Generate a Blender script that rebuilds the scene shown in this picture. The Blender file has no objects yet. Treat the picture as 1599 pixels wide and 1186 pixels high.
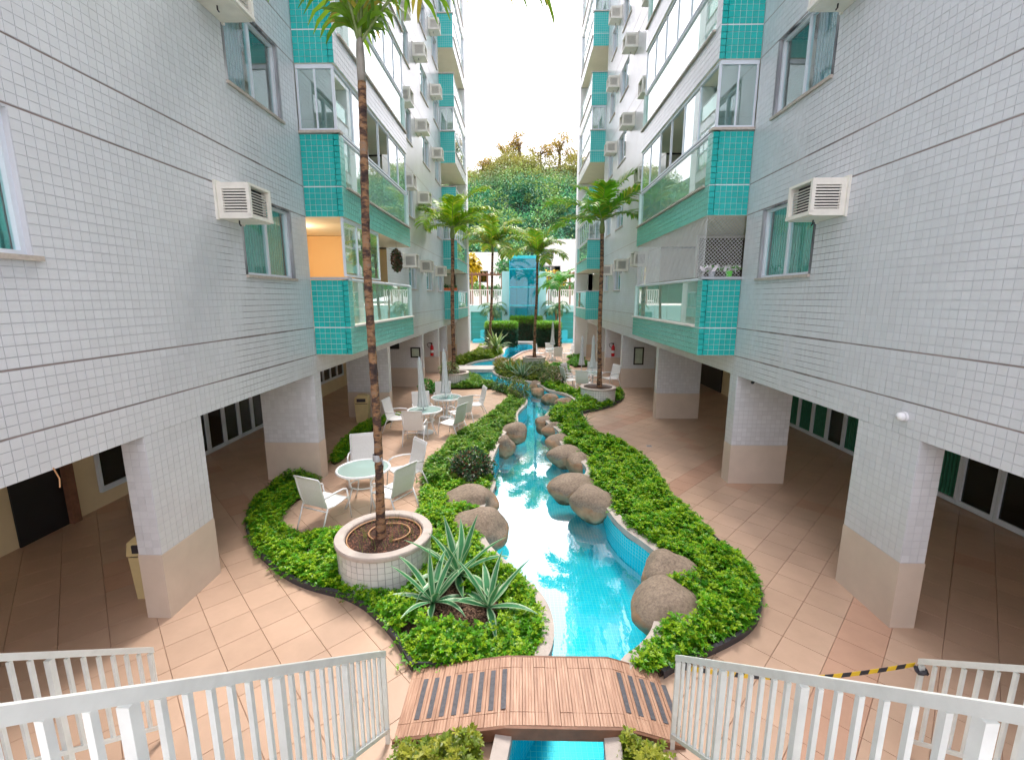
import bpy, bmesh, math, random
import numpy as np
from mathutils import Vector, Matrix
from mathutils.geometry import tessellate_polygon
R=math.radians
scene=bpy.context.scene
COL=scene.collection
# ------------------------------------------------------------------ camera, sky, sun, exposure
CAMH=4.0; PITCH=10.3; YAW=1.1; FPX=700.0
cam=bpy.data.cameras.new('camera'); camo=bpy.data.objects.new('camera',cam); COL.objects.link(camo)
cam.sensor_width=36; cam.lens=36*FPX/1599; cam.clip_start=.05; cam.clip_end=2000
camo.location=(0,0,CAMH); camo.rotation_euler=(R(90-PITCH),0,R(YAW)); scene.camera=camo
SUN_EL=58; SUN_AZ=8        # the sun stands over the hill at the far end, veiled by thin cloud
world=bpy.data.worlds.new('World'); scene.world=world; world.use_nodes=True
nt=world.node_tree; nt.nodes.clear()
sky=nt.nodes.new('ShaderNodeTexSky'); sky.sky_type='NISHITA'; sky.sun_disc=False
sky.sun_elevation=R(SUN_EL); sky.sun_rotation=R(SUN_AZ); sky.air_density=1.0; sky.dust_density=6.0; sky.ozone_density=1.0
mixw=nt.nodes.new('ShaderNodeMixRGB'); mixw.inputs[0].default_value=.72; mixw.inputs[2].default_value=(10.7,10.1,10.6,1)
bgn=nt.nodes.new('ShaderNodeBackground'); bgn.inputs[1].default_value=.12
won=nt.nodes.new('ShaderNodeOutputWorld')
nt.links.new(sky.outputs[0],mixw.inputs[1]); nt.links.new(mixw.outputs[0],bgn.inputs[0]); nt.links.new(bgn.outputs[0],won.inputs[0])
sl=bpy.data.lights.new('sun','SUN'); sl.energy=1.5; sl.angle=R(18); sl.color=(1,.93,.86)
so=bpy.data.objects.new('sun',sl); COL.objects.link(so)
so.rotation_euler=Vector((-math.sin(R(SUN_AZ))*math.cos(R(SUN_EL)),-math.cos(R(SUN_AZ))*math.cos(R(SUN_EL)),-math.sin(R(SUN_EL)))).to_track_quat('-Z','Y').to_euler()
vs=scene.view_settings; vs.view_transform='Standard'; vs.look='None'; vs.gamma=1; vs.exposure=1.42
vs.use_curve_mapping=False
scene.cycles.max_bounces=8; scene.cycles.transparent_max_bounces=16; scene.cycles.diffuse_bounces=6
scene.cycles.sample_clamp_indirect=6

def project(X,Y,Z):
    Z=Z-CAMH; c,s=math.cos(R(YAW)),math.sin(R(YAW))
    x=X*c+Y*s; f=-X*s+Y*c; p=R(PITCH)
    d=f*math.cos(p)-Z*math.sin(p); u=f*math.sin(p)+Z*math.cos(p)
    if d<.1: return None
    return 799.5+FPX*x/d, 593-FPX*u/d, d

# ------------------------------------------------------------------ materials
M={}
def newmat(name):
    m=bpy.data.materials.new(name); m.use_nodes=True; M[name]=m
    n=m.node_tree; n.nodes.clear()
    out=n.nodes.new('ShaderNodeOutputMaterial'); p=n.nodes.new('ShaderNodeBsdfPrincipled')
    n.links.new(p.outputs[0],out.inputs[0]); return m,n,p,out
def N(n,t,**k):
    x=n.nodes.new('ShaderNode'+t)
    for a,b in k.items():
        if a[0]=='_': x.inputs[int(a[1:])].default_value=b
        else: setattr(x,a,b)
    return x
def ramp(n,src,stops):
    r=N(n,'ValToRGB'); e=r.color_ramp.elements
    while len(e)<len(stops): e.new(.5)
    for i,(p,c) in enumerate(stops): e[i].position=p; e[i].color=(*c,1) if len(c)==3 else c
    n.links.new(src,r.inputs[0]); return r.outputs[0]
def noise(n,scale,detail=4,vec=None,rough=.55):
    t=N(n,'TexNoise'); t.inputs['Scale'].default_value=scale; t.inputs['Detail'].default_value=detail; t.inputs['Roughness'].default_value=rough
    if vec is not None: n.links.new(vec,t.inputs['Vector'])
    return t.outputs[0]
def mixc(n,fac,a,b,mode='MIX'):
    x=N(n,'MixRGB'); x.blend_type=mode
    for i,v in ((0,fac),(1,a),(2,b)):
        if isinstance(v,(int,float)): x.inputs[i].default_value=v
        elif isinstance(v,tuple): x.inputs[i].default_value=(*v,1)
        else: n.links.new(v,x.inputs[i])
    return x.outputs[0]
def bump(n,p,h,dist,strength=1):
    b=N(n,'Bump'); b.inputs['Distance'].default_value=dist; b.inputs['Strength'].default_value=strength
    n.links.new(h,b.inputs['Height']); n.links.new(b.outputs[0],p.inputs['Normal'])
def coord(n,k='Object',scale=None):
    t=N(n,'TexCoord').outputs[k]
    if scale:
        m=N(n,'Mapping'); m.inputs['Scale'].default_value=scale; n.links.new(t,m.inputs[0]); return m.outputs[0]
    return t
def geopos(n,scale=None):
    t=N(n,'NewGeometry').outputs['Position']
    if scale:
        m=N(n,'Mapping'); m.inputs['Scale'].default_value=scale; n.links.new(t,m.inputs[0]); return m.outputs[0]
    return t
def plain(name,col,rough=.5,var=.08,scale=6,metal=0,bmp=0,spec=.5):
    m,n,p,o=newmat(name); g=geopos(n)
    a=tuple(max(0,c*(1-var)) for c in col); b=tuple(min(1,c*(1+var)) for c in col)
    n.links.new(ramp(n,noise(n,scale,5,g),[(.3,a),(.7,b)]),p.inputs['Base Color'])
    p.inputs['Roughness'].default_value=rough; p.inputs['Metallic'].default_value=metal; p.inputs['Specular IOR Level'].default_value=spec
    if bmp: bump(n,p,noise(n,scale*6,4,g),bmp)
    return m
def attrmat(name,tint=(1,1,1),rough=.5,trans=0,rnd=0,dirt=0,spec=.5):
    m,n,p,o=newmat(name)
    a=N(n,'Attribute'); a.attribute_name='Col'
    c=mixc(n,1.0,a.outputs[0],tint,'MULTIPLY')
    if rnd:
        oi=N(n,'ObjectInfo'); v=ramp(n,oi.outputs['Random'],[(0,(1-rnd,)*3),(1,(1,1,1))]); c=mixc(n,1.0,c,v,'MULTIPLY')
    if dirt:
        v=ramp(n,noise(n,1.3,6,geopos(n),.65),[(.35,(1-dirt,1-dirt*1.05,1-dirt*1.1)),(.65,(1,1,1))]); c=mixc(n,1.0,c,v,'MULTIPLY')
    n.links.new(c,p.inputs['Base Color']); p.inputs['Roughness'].default_value=rough; p.inputs['Specular IOR Level'].default_value=spec
    if trans:
        t=N(n,'BsdfTranslucent'); n.links.new(c,t.inputs[0]); mx=N(n,'MixShader',_0=trans)
        n.links.new(p.outputs[0],mx.inputs[1]); n.links.new(t.outputs[0],mx.inputs[2]); n.links.new(mx.outputs[0],o.inputs[0])
    return m
WHITE=(.725,.745,.79)
attrmat('tile_white',WHITE,.22,rnd=.04,dirt=.05)
attrmat('tile_teal',(.015,.5,.475),.2,rnd=.1,dirt=.1)
attrmat('tile_mint',(.2,.64,.56),.22,rnd=.1,dirt=.08)
attrmat('tile_planter',(.74,.75,.74),.25,rnd=.06,dirt=.12)
def tileproc(name,col,joint,size,rough=.25):
    m,n,p,o=newmat(name); uv=coord(n,'UV')
    b=N(n,'TexBrick'); b.offset=0; n.links.new(uv,b.inputs[0])
    b.inputs['Color1'].default_value=(*col,1); b.inputs['Color2'].default_value=(*[c*.94 for c in col],1); b.inputs['Mortar'].default_value=(*joint,1)
    b.inputs['Scale'].default_value=1; b.inputs['Mortar Size'].default_value=.004; b.inputs['Brick Width'].default_value=size; b.inputs['Row Height'].default_value=size
    b.inputs['Mortar Smooth'].default_value=.1
    v=ramp(n,noise(n,1.1,6,geopos(n)),[(.35,(.93,.92,.91)),(.65,(1,1,1))])
    n.links.new(mixc(n,1.0,b.outputs[0],v,'MULTIPLY'),p.inputs['Base Color']); p.inputs['Roughness'].default_value=rough
    bb=N(n,'Bump',invert=True); bb.inputs['Distance'].default_value=.003; n.links.new(b.outputs['Fac'],bb.inputs['Height']); n.links.new(bb.outputs[0],p.inputs['Normal'])
tileproc('wall_proc',(.75,.765,.805),(.63,.645,.68),.0975)
tileproc('teal_proc',(.03,.52,.5),(.45,.62,.62),.11)
tileproc('mint_proc',(.22,.66,.6),(.5,.68,.66),.11)
# grout with mould-dark streaks of its own (they run down in patches)
m,n,p,o=newmat('grout')
g=geopos(n,(1,.9,.22)); st=ramp(n,noise(n,1.6,5,g,.6),[(.36,(0,0,0)),(.54,(1,1,1))])
sy=N(n,'SeparateXYZ'); n.links.new(geopos(n),sy.inputs[0]); my=N(n,'MapRange'); my.inputs['From Max'].default_value=10; n.links.new(sy.outputs[1],my.inputs['Value'])
wy=ramp(n,my.outputs[0],[(.33,(.35,)*3),(.39,(.35,)*3),(.42,(.1,)*3),(.64,(.12,)*3),(.69,(1,)*3),(.87,(1,)*3),(.93,(.15,)*3)])     # drips below the window and its air conditioner
st=mixc(n,1.0,st,wy,'MULTIPLY')
n.links.new(mixc(n,st,(.6,.615,.66),(.07,.075,.09)),p.inputs['Base Color']); p.inputs['Roughness'].default_value=.8
plain('groove',(.3,.24,.23),.8,.3,2)
plain('grout_light',(.62,.8,.79),.8,.1,3)
plain('grout_planter',(.25,.25,.27),.8,.5,5)
plain('paint_white',(.8,.81,.84),.5,.04,2)
plain('plaster',(.74,.6,.38),.7,.06,1.5)
plain('soffit',(.82,.75,.62),.75,.05,1.2)
plain('interior',(.76,.72,.65),.8,.05,1)
plain('warm_wall',(.72,.5,.27),.8,.03,1)
plain('room_shade',(.035,.035,.04),.7)  # near-black, the shade of unlit rooms put into the colour
plain('alu_white',(.72,.78,.86),.35,.03,5)
plain('alu_grey',(.5,.53,.58),.35,.05,5,metal=.3)
plain('rail_paint',(.8,.83,.82),.38,.07,7,bmp=.0006)
plain('sill_stone',(.5,.44,.39),.5,.15,20)
plain('black_frame',(.03,.03,.03),.5)
plain('ac_plastic',(.78,.76,.7),.45,.08,5)
plain('ac_dark',(.025,.02,.03),.6)
plain('chair_white',(.8,.81,.83),.4,.04,8)
plain('sling',(.78,.78,.77),.75,.06,60,bmp=.0005)
plain('canvas',(.6,.65,.66),.85,.08,12,bmp=.002)
plain('bin_beige',(.62,.5,.26),.5,.06,6)
plain('extinguisher_red',(.6,.01,.02),.3,.05)
plain('tape_yellow',(.75,.5,.02),.45); plain('tape_black',(.02,.02,.03),.45)
plain('brown_wood',(.2,.09,.05),.6,.2,10)
plain('house_white',(.84,.84,.84),.6,.04,.5)
plain('paper',(.45,.52,.42),.6,.1,8)
plain('edging',(.045,.045,.055),.55,.2,9)
plain('concrete',(.5,.44,.4),.8,.12,5,bmp=.004)
plain('slab_white',(.76,.72,.68),.6,.06,3)
plain('rubber',(.1,.1,.115),.7,.3,30)
plain('blue_paint',(.03,.58,.78),.35,.05,2)
plain('wall_cyan',(.42,.78,.86),.5,.05,1)
plain('garage_teal',(.03,.36,.35),.4,.08,2)
plain('tv_black',(.012,.012,.015),.3)
plain('net_white',(.75,.76,.78),.6)
plain('orange_box',(.7,.16,.05),.5)
plain('pot_green',(.15,.6,.1),.5)
plain('flower_white',(.85,.8,.84),.5)
plain('plastic_chair',(.82,.85,.86),.4)
plain('hose',(.5,.27,.13),.5)
# curtains
for nm,c in (('curtain_mint',(.3,.74,.68)),('curtain_cream',(.66,.68,.52)),('curtain_green',(.03,.2,.12)),('curtain_blue',(.35,.5,.62))):
    m,n,p,o=newmat(nm); w=N(n,'TexWave'); w.bands_direction='Y'; n.links.new(geopos(n),w.inputs[0]); w.inputs['Scale'].default_value=4; w.inputs['Distortion'].default_value=2
    n.links.new(ramp(n,w.outputs[1],[(0,tuple(x*.8 for x in c)),(1,c)]),p.inputs['Base Color']); p.inputs['Roughness'].default_value=.9; bump(n,p,w.outputs[1],.03)
# glass: clear tinted sheet with a mirror coat by angle
def glass(name,tint,base=.06,rough=.01,gcol=(1,1,1),milk=0,mcol=(.5,.8,.74)):
    m,n,p,o=newmat(name); n.nodes.remove(p)
    t=N(n,'BsdfTransparent'); t.inputs[0].default_value=(*tint,1); gl=N(n,'BsdfGlossy'); gl.inputs['Roughness'].default_value=rough; gl.inputs[0].default_value=(*gcol,1)
    f=N(n,'LayerWeight'); f.inputs[0].default_value=.5; pw=N(n,'Math',operation='POWER'); pw.inputs[1].default_value=4; n.links.new(f.outputs['Facing'],pw.inputs[0])
    mr=N(n,'MapRange'); mr.inputs['To Min'].default_value=base; mr.inputs['To Max'].default_value=.95; n.links.new(pw.outputs[0],mr.inputs['Value'])
    mx=N(n,'MixShader'); n.links.new(mr.outputs[0],mx.inputs[0]); n.links.new(t.outputs[0],mx.inputs[1]); n.links.new(gl.outputs[0],mx.inputs[2]); n.links.new(mx.outputs[0],o.inputs[0])
    if milk:      # diffuse tint mixed into the clear sheet, makes it paler
        df=N(n,'BsdfDiffuse'); df.inputs[0].default_value=(*mcol,1); m2=N(n,'MixShader',_0=milk); n.links.new(t.outputs[0],m2.inputs[1]); n.links.new(df.outputs[0],m2.inputs[2]); n.links.new(m2.outputs[0],mx.inputs[1])
glass('glass_window',(.88,.98,.97),.07)
glass('glass_dark',(.25,.3,.3),.05)
glass('glass_balcony',(.72,.95,.9),.14,milk=.32,mcol=(.58,.86,.78))
glass('glass_upper',(.72,.93,.93),.3,milk=.1,mcol=(.7,.85,.85))
glass('glass_elevator',(.05,.62,.78),.06,milk=.3,mcol=(.0,.5,.62))
glass('glass_table',(.72,.9,.88),.1,.12,milk=.5,mcol=(.6,.78,.76))
# water
m,n,p,o=newmat('pool_water_surface'); n.nodes.remove(p)
t=N(n,'BsdfTransparent'); t.inputs[0].default_value=(.45,.98,1,1); gl=N(n,'BsdfGlossy'); gl.inputs['Roughness'].default_value=.015
f=N(n,'LayerWeight'); f.inputs[0].default_value=.5
b=N(n,'Bump'); b.inputs['Distance'].default_value=.006; b.inputs['Strength'].default_value=.18; n.links.new(noise(n,7,2,geopos(n,(1,.6,1))),b.inputs['Height'])
n.links.new(b.outputs[0],gl.inputs['Normal']); n.links.new(b.outputs[0],f.inputs['Normal'])
pw=N(n,'Math',operation='POWER'); pw.inputs[1].default_value=2.2; n.links.new(f.outputs['Facing'],pw.inputs[0]); m1=N(n,'Math',operation='MULTIPLY_ADD'); m1.inputs[1].default_value=2.0; m1.inputs[2].default_value=.0; n.links.new(pw.outputs[0],m1.inputs[0])
mm=N(n,'Math',operation='MINIMUM'); mm.inputs[1].default_value=.6; n.links.new(m1.outputs[0],mm.inputs[0])
mx=N(n,'MixShader'); n.links.new(mm.outputs[0],mx.inputs[0]); n.links.new(t.outputs[0],mx.inputs[1]); n.links.new(gl.outputs[0],mx.inputs[2]); n.links.new(mx.outputs[0],o.inputs[0])
tileproc('pool_mosaic',(.0,.72,.92),(.35,.9,.96),.06)
# floor tiles
attrmat('floor_tile_mat',(1,1,1),.33,rnd=.1,dirt=.14)
plain('floor_grout',(.47,.31,.22),.85,.15,4)
# soil and bark mulch
m,n,p,o=newmat('soil'); g=geopos(n)
n.links.new(ramp(n,noise(n,38,5,g,.7),[(.3,(.02,.012,.01)),(.55,(.07,.035,.022)),(.75,(.19,.1,.06))]),p.inputs['Base Color']); p.inputs['Roughness'].default_value=.95; bump(n,p,noise(n,45,4,g,.7),.03)
attrmat('mulch_mat',(1,1,1),.9)
# boulders: weathered grey crown, tan smooth foot
m,n,p,o=newmat('boulder'); g=coord(n,'Object'); sx=N(n,'SeparateXYZ'); n.links.new(g,sx.inputs[0])
ad=N(n,'MixRGB',blend_type='ADD'); ad.inputs[0].default_value=.5; n.links.new(sx.outputs[2],ad.inputs[1]); n.links.new(noise(n,2.2,4,g),ad.inputs[2])
fac=ramp(n,ad.outputs[0],[(.51,(0,0,0)),(.55,(1,1,1))])
top=ramp(n,noise(n,26,6,g,.75),[(.3,(.17,.13,.1)),(.5,(.31,.24,.18)),(.75,(.46,.37,.28))]); bot=ramp(n,noise(n,9,5,g),[(.3,(.36,.21,.12)),(.7,(.5,.33,.2))])
wet=ramp(n,ad.outputs[0],[(.26,(.42,.36,.3)),(.33,(1,1,1))]); pt=ramp(n,noise(n,1.7,3,g),[(.4,(.8,.78,.76)),(.6,(1.0,1.0,1.0))])
n.links.new(mixc(n,1.0,mixc(n,1.0,mixc(n,fac,bot,top),wet,'MULTIPLY'),pt,'MULTIPLY'),p.inputs['Base Color']); p.inputs['Roughness'].default_value=.8; bump(n,p,noise(n,20,7,g,.75),.012)
# bridge wood
m,n,p,o=newmat('deck_wood'); g=geopos(n,(14,1.2,14))
n.links.new(ramp(n,noise(n,2.2,6,g,.65),[(.3,(.3,.165,.11)),(.5,(.46,.27,.185)),(.72,(.6,.39,.28))]),p.inputs['Base Color']); p.inputs['Roughness'].default_value=.55
# palm trunk
m,n,p,o=newmat('palm_bark'); g=geopos(n,(1,1,2.2)); v=noise(n,5.5,6,g,.7)
n.links.new(ramp(n,v,[(.36,(.035,.022,.022)),(.46,(.1,.055,.04)),(.54,(.33,.18,.085)),(.7,(.24,.19,.16))]),p.inputs['Base Color']); p.inputs['Roughness'].default_value=.85; bump(n,p,noise(n,16,5,g,.7),.02)
plain('palm_shaft',(.2,.26,.09),.45,.25,6)
plain('palm_shaft_red',(.27,.25,.22),.5,.25,6)
attrmat('leaf',(1,1,1),.38,.35,spec=.4)
attrmat('leaf_far',(1,1,1),.6,.2)
attrmat('leaf_agave',(1,1,1),.4,.12)
plain('bark',(.12,.08,.06),.9,.3,12)
m,n,p,o=newmat('hill_soil'); n.links.new(ramp(n,noise(n,.3,6,geopos(n)),[(.3,(.01,.035,.02)),(.7,(.02,.07,.035))]),p.inputs['Base Color']); p.inputs['Roughness'].default_value=.95
m,n,p,o=newmat('moss_panel'); n.links.new(ramp(n,noise(n,22,6,geopos(n),.75),[(.35,(.02,.02,.018)),(.5,(.12,.1,.08)),(.62,(.1,.13,.05)),(.75,(.4,.34,.3))]),p.inputs['Base Color']); p.inputs['Roughness'].default_value=.9
m,n,p,o=newmat('lamp_glow'); p.inputs['Emission Color'].default_value=(1,.85,.6,1); p.inputs['Emission Strength'].default_value=6

# ------------------------------------------------------------------ mesh helpers
class MB:
    def __init__(s): s.v=[]; s.f=[]; s.c=[]; s.sm=False
    def add(s,vs,fs,c=None):
        b=len(s.v); s.v+= [tuple(q) for q in vs]
        for f in fs: s.f.append(tuple(i+b for i in f)); s.c.append(c)
    def box(s,x0,x1,y0,y1,z0,z1,c=None,nobottom=False):
        if x0>x1:x0,x1=x1,x0
        if y0>y1:y0,y1=y1,y0
        if z0>z1:z0,z1=z1,z0
        f=[(4,5,6,7),(0,1,5,4),(1,2,6,5),(2,3,7,6),(3,0,4,7)]
        if not nobottom: f.append((3,2,1,0))
        s.add([(x0,y0,z0),(x1,y0,z0),(x1,y1,z0),(x0,y1,z0),(x0,y0,z1),(x1,y0,z1),(x1,y1,z1),(x0,y1,z1)],f,c)
    def tube(s,pts,r,n=8,c=None,cap=True,closed=False):
        pts=[Vector(p) for p in pts]; rs=r if isinstance(r,(list,tuple)) else [r]*len(pts)
        rings=[]; up=None
        L=len(pts)
        for i,p in enumerate(pts):
            if closed: d=(pts[(i+1)%L]-pts[i-1])
            else: d=(pts[min(i+1,L-1)]-pts[max(i-1,0)])
            d.normalize()
            if up is None: up=Vector((0,0,1)) if abs(d.z)<.95 else Vector((1,0,0))
            a=d.cross(up)
            if a.length<1e-4: a=d.orthogonal()
            a.normalize(); bb=a.cross(d); up=bb
            rings.append([p+(a*math.cos(t)+bb*math.sin(t))*rs[i] for t in [2*math.pi*k/n for k in range(n)]])
        vs=[q for rg in rings for q in rg]; fs=[]
        for i in range(L if closed else L-1):
            j=(i+1)%L
            for k in range(n): fs.append((i*n+k,j*n+k,j*n+(k+1)%n,i*n+(k+1)%n))
        if cap and not closed: fs.append(tuple(range(n))); fs.append(tuple((L-1)*n+k for k in reversed(range(n))))
        s.add(vs,fs,c)
    def lathe(s,prof,cx,cy,n=32,c=None,flute=None,close=True):
        vs=[];fs=[]
        for (r,z) in prof:
            for k in range(n):
                t=2*math.pi*k/n; rr=r*(1+(flute*math.cos(t*8) if flute else 0)); vs.append((cx+rr*math.cos(t),cy+rr*math.sin(t),z))
        for i in range(len(prof)-1):
            for k in range(n): fs.append((i*n+k,i*n+(k+1)%n,(i+1)*n+(k+1)%n,(i+1)*n+k))
        if close:
            if prof[0][0]>1e-4: fs.append(tuple(reversed(range(n))))
            if prof[-1][0]>1e-4: fs.append(tuple((len(prof)-1)*n+k for k in range(n)))
        s.add(vs,fs,c)
    def quad(s,a,b,c_,d,c=None): s.add([a,b,c_,d],[(0,1,2,3)],c)
    def mesh(s,name,mat,smooth=False):
        me=bpy.data.meshes.new(name); me.from_pydata(s.v,[],s.f); me.materials.append(M[mat])
        if any(q is not None for q in s.c):
            at=me.color_attributes.new('Col','FLOAT_COLOR','CORNER'); arr=[]
            for f,q in zip(s.f,s.c):
                q=q or (1,1,1); arr+= [q[0],q[1],q[2],1.0]*len(f)
            at.data.foreach_set('color',arr)
        elif 'Attribute' in ''.join(x.bl_idname for x in M[mat].node_tree.nodes):
            at=me.color_attributes.new('Col','FLOAT_COLOR','CORNER'); at.data.foreach_set('color',[1.0]*(4*len(me.loops)))
        if len(s.f)<60000:
            uv=me.uv_layers.new(name='UV'); co=np.zeros(len(me.loops)*2,np.float32); i=0
            for pl in me.polygons:
                nx,ny,nz=(abs(q) for q in pl.normal); ax=0 if nx>=ny and nx>=nz else (1 if ny>=nz else 2)
                for vi in pl.vertices:
                    q=me.vertices[vi].co
                    co[i:i+2]=((q.y,q.z) if ax==0 else (q.x,q.z) if ax==1 else (q.x,q.y)); i+=2
            uv.data.foreach_set('uv',co)
        if smooth: me.polygons.foreach_set('use_smooth',[True]*len(me.polygons))
        return me
    def build(s,name,mat,parent=None,smooth=False):
        return link(name,s.mesh(name,mat,smooth),parent)
def link(name,me,parent=None):
    o=bpy.data.objects.new(name,me); COL.objects.link(o)
    if parent is not None:
        o.parent=parent; o.matrix_parent_inverse=WORLD_INV(parent)
    return o
def wmat(o):
    m=Matrix.LocRotScale(o.location,o.rotation_euler,o.scale)
    return wmat(o.parent)@o.matrix_parent_inverse@m if o.parent else m
def WORLD_INV(p): return wmat(p).inverted()
def tag(o,label=None,cat=None,group=None,kind=None):
    if label: o['label']=label
    if cat: o['category']=cat
    if group: o['group']=group
    if kind: o['kind']=kind
    return o
def thing(name,loc,label,cat,group=None,rz=0):
    o=bpy.data.objects.new(name,None); COL.objects.link(o); o.location=loc; o.rotation_euler=(0,0,rz); o.empty_display_size=.2
    return tag(o,label,cat,group)
def copytree(o,parent=None):
    c=o.copy(); COL.objects.link(c)
    if parent is not None: c.parent=parent
    for ch in [x for x in o.children]: copytree(ch,c)
    return c
def npmesh(name,V,F,C,mat):
    """V (n,3) F (m,4) quads, C (m,3) per face colour"""
    me=bpy.data.meshes.new(name); m=len(F)
    me.vertices.add(len(V)); me.vertices.foreach_set('co',np.asarray(V,np.float32).ravel())
    me.loops.add(m*4); me.loops.foreach_set('vertex_index',np.asarray(F,np.int32).ravel())
    me.polygons.add(m); me.polygons.foreach_set('loop_start',np.arange(0,m*4,4,dtype=np.int32))
    at=me.color_attributes.new('Col','FLOAT_COLOR','CORNER')
    cc=np.ones((m,4,4),np.float32); cc[:,:,:3]=np.asarray(C,np.float32)[:,None,:]; at.data.foreach_set('color',cc.ravel())
    me.materials.append(M[mat]); me.update(calc_edges=True); me.validate(); return me
def inpoly(x,y,poly):
    x=np.asarray(x,float); y=np.asarray(y,float); r=np.zeros(x.shape,bool); n=len(poly); j=n-1
    for i in range(n):
        xi,yi=poly[i]; xj,yj=poly[j]
        c=((yi>y)!=(yj>y))&(x<(xj-xi)*(y-yi)/((yj-yi) or 1e-9)+xi); r^=c; j=i
    return r
def chaikin(p,closed=True,it=2):
    for _ in range(it):
        q=[]; n=len(p)
        rng=range(n) if closed else range(n-1)
        if not closed: q.append(p[0])
        for i in rng:
            a=p[i]; b=p[(i+1)%n]; q.append((a[0]*.75+b[0]*.25,a[1]*.75+b[1]*.25)); q.append((a[0]*.25+b[0]*.75,a[1]*.25+b[1]*.75))
        if not closed: q.append(p[-1])
        p=q
    return p
def area(p): return .5*sum(p[i-1][0]*p[i][1]-p[i][0]*p[i-1][1] for i in range(len(p)))
def offset(p,d):
    s=1 if area(p)>0 else -1; n=len(p); out=[]
    for i in range(n):
        a=Vector(p[i-1]); b=Vector(p[i]); c=Vector(p[(i+1)%n])
        e1=(b-a); e2=(c-b); t=(e1.normalized()+e2.normalized())
        if t.length<1e-5: t=e1
        t.normalize(); nr=Vector((t.y,-t.x))*s; out.append((b.x+nr.x*d,b.y+nr.y*d))
    return out
def polyfill(mb,loops,z,c=None):
    L=[[Vector((a,b,0)) for a,b in l] for l in loops]; flat=[q for l in L for q in l]; tri=tessellate_polygon(L)
    fs=[]
    for t in tri:
        a,b,d=(flat[i] for i in t)
        fs.append(t if (b-a).cross(d-a).z>0 else (t[0],t[2],t[1]))
    mb.add([(q.x,q.y,z) for q in flat],fs,c)
def ringstrip(mb,a,b,za,zb,c=None):
    n=len(a); vs=[(x,y,za) for x,y in a]+[(x,y,zb) for x,y in b]
    mb.add(vs,[(i,(i+1)%n,n+(i+1)%n,n+i) for i in range(n)],c)

# ------------------------------------------------------------------ ground plan (metres, camera above the origin, +Y down the court)
XL,XR=-4.44,4.57
POOL_L=[(0.31,4.34),(0.39,4.6),(0.41,4.91),(0.35,5.24),(0.25,5.47),(0.1,5.7),(-0.1,6.0),(-0.23,6.18),(-0.55,6.66),(-0.72,7.28),(-0.7,8.02),(-0.5,9.01),(-0.62,9.47),(-0.7,10.25),(-0.67,10.84),(-0.57,11.81),(-0.4,13.03),(-0.13,13.59),(-0.07,14.19),(-0.12,14.84),(-0.01,15.47),(0.23,16.35),(0.29,17.21),(-0.07,18.29),(-0.64,19.35),(-1.27,20.39),(-1.98,21.71),(-2.83,23.84)]
POOL_B=[(-3.28,26.12),(-2.84,27.74),(-2.18,28.63),(-1.75,28.94),(-1.14,32.02),(-1.28,35.78),(-0.4,39.6),(1.03,39.6),(1.3,35.37),(0.1,33.62),(-0.6,29.92),(-1.41,25.9)]
POOL_R=[(-1.64,24.17),(-1.03,22.28),(-0.36,21.39),(0.65,20.91),(1.01,19.67),(1.15,19.11),(1.73,18.45),(2.01,17.83),(2.12,17.02),(2.04,16.49),(1.66,16.11),(1.18,15.58),(0.87,15.04),(0.78,14.05),(1.05,13.33),(1.19,12.8),(1.06,11.95),(1.26,11.16),(1.56,10.13),(1.55,9.77),(1.29,9.22),(1.47,8.57),(1.63,8.17),(1.69,7.56),(1.82,7.11),(2.02,6.74),(2.2,6.29),(2.09,5.86),(1.84,5.3),(1.71,5.01),(1.56,4.71),(1.35,4.49),(1.07,4.28)]
POOL0=[(-.2,1.2),(-.16,3.45)]+POOL_L+POOL_B+POOL_R+[(.72,3.5),(.76,1.2)]
POOL=chaikin(POOL0,True,2)
L_OUT=[(-1.14,4.23),(-1.29,4.43),(-1.42,4.62),(-1.62,4.85),(-1.84,5.06),(-2.06,5.25),(-2.36,5.42),(-2.65,5.51),(-2.93,5.6),(-3.24,5.75),(-3.59,5.98),(-4.0,6.32),(-4.4,6.7),(-4.72,7.1),(-5.04,7.63),(-5.22,8.12),(-5.32,8.71),(-5.31,9.28)]
PATIO=[(-4.47,9.35),(-4.39,8.73),(-4.47,8.28),(-4.49,7.92),(-4.41,7.54),(-4.24,7.29),(-3.96,7.05),(-3.67,6.93),(-3.22,7.03)]
L_IN=[(-1.89,7.89),(-1.99,8.38),(-2.19,9.52),(-2.28,10.3),(-2.03,11.13),(-1.95,12.37),(-1.53,13.14),(-1.13,14.22),(-0.88,15.58),(-0.6,16.67),(-0.33,17.91),(-0.83,19.1),(-1.2,19.6),(-1.83,19.8),(-2.52,19.6),(-3.24,19.6)]
BED_L=chaikin(L_OUT,False,1)+[(-4.9,9.35)]+PATIO+[(-2.6,6.9),(-2.0,7.2)]+chaikin(L_IN,False,1)+[(-3.8,19.9),(-3.85,21.4),(-3.1,22.6),(-2.7,23.2)]+POOL_L[::-1][1:]+[(.2,4.25)]
R_OUT=[(1.52,4.2),(1.72,4.33),(2.37,4.63),(2.82,4.9),(3.11,5.25),(3.3,5.64),(3.38,6.11),(3.3,6.68),(3.2,7.28),(3.08,8.12),(3.05,9.0),(3.12,9.96),(3.05,10.94),(2.71,11.95),(2.32,12.5),(2.1,12.63),(2.11,13.55),(1.97,15.19),(2.23,15.46),(3.15,16.13),(3.87,17.18),(4.3,18.3),(4.35,19.2)]
BED_R=chaikin(R_OUT,False,1)+[(4.0,18.9),(3.2,18.4),(2.4,18.7),(1.9,20.2),(1.5,21.2),(.9,21.2)]+POOL_R[3:]+[(1.12,4.24)]
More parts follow.
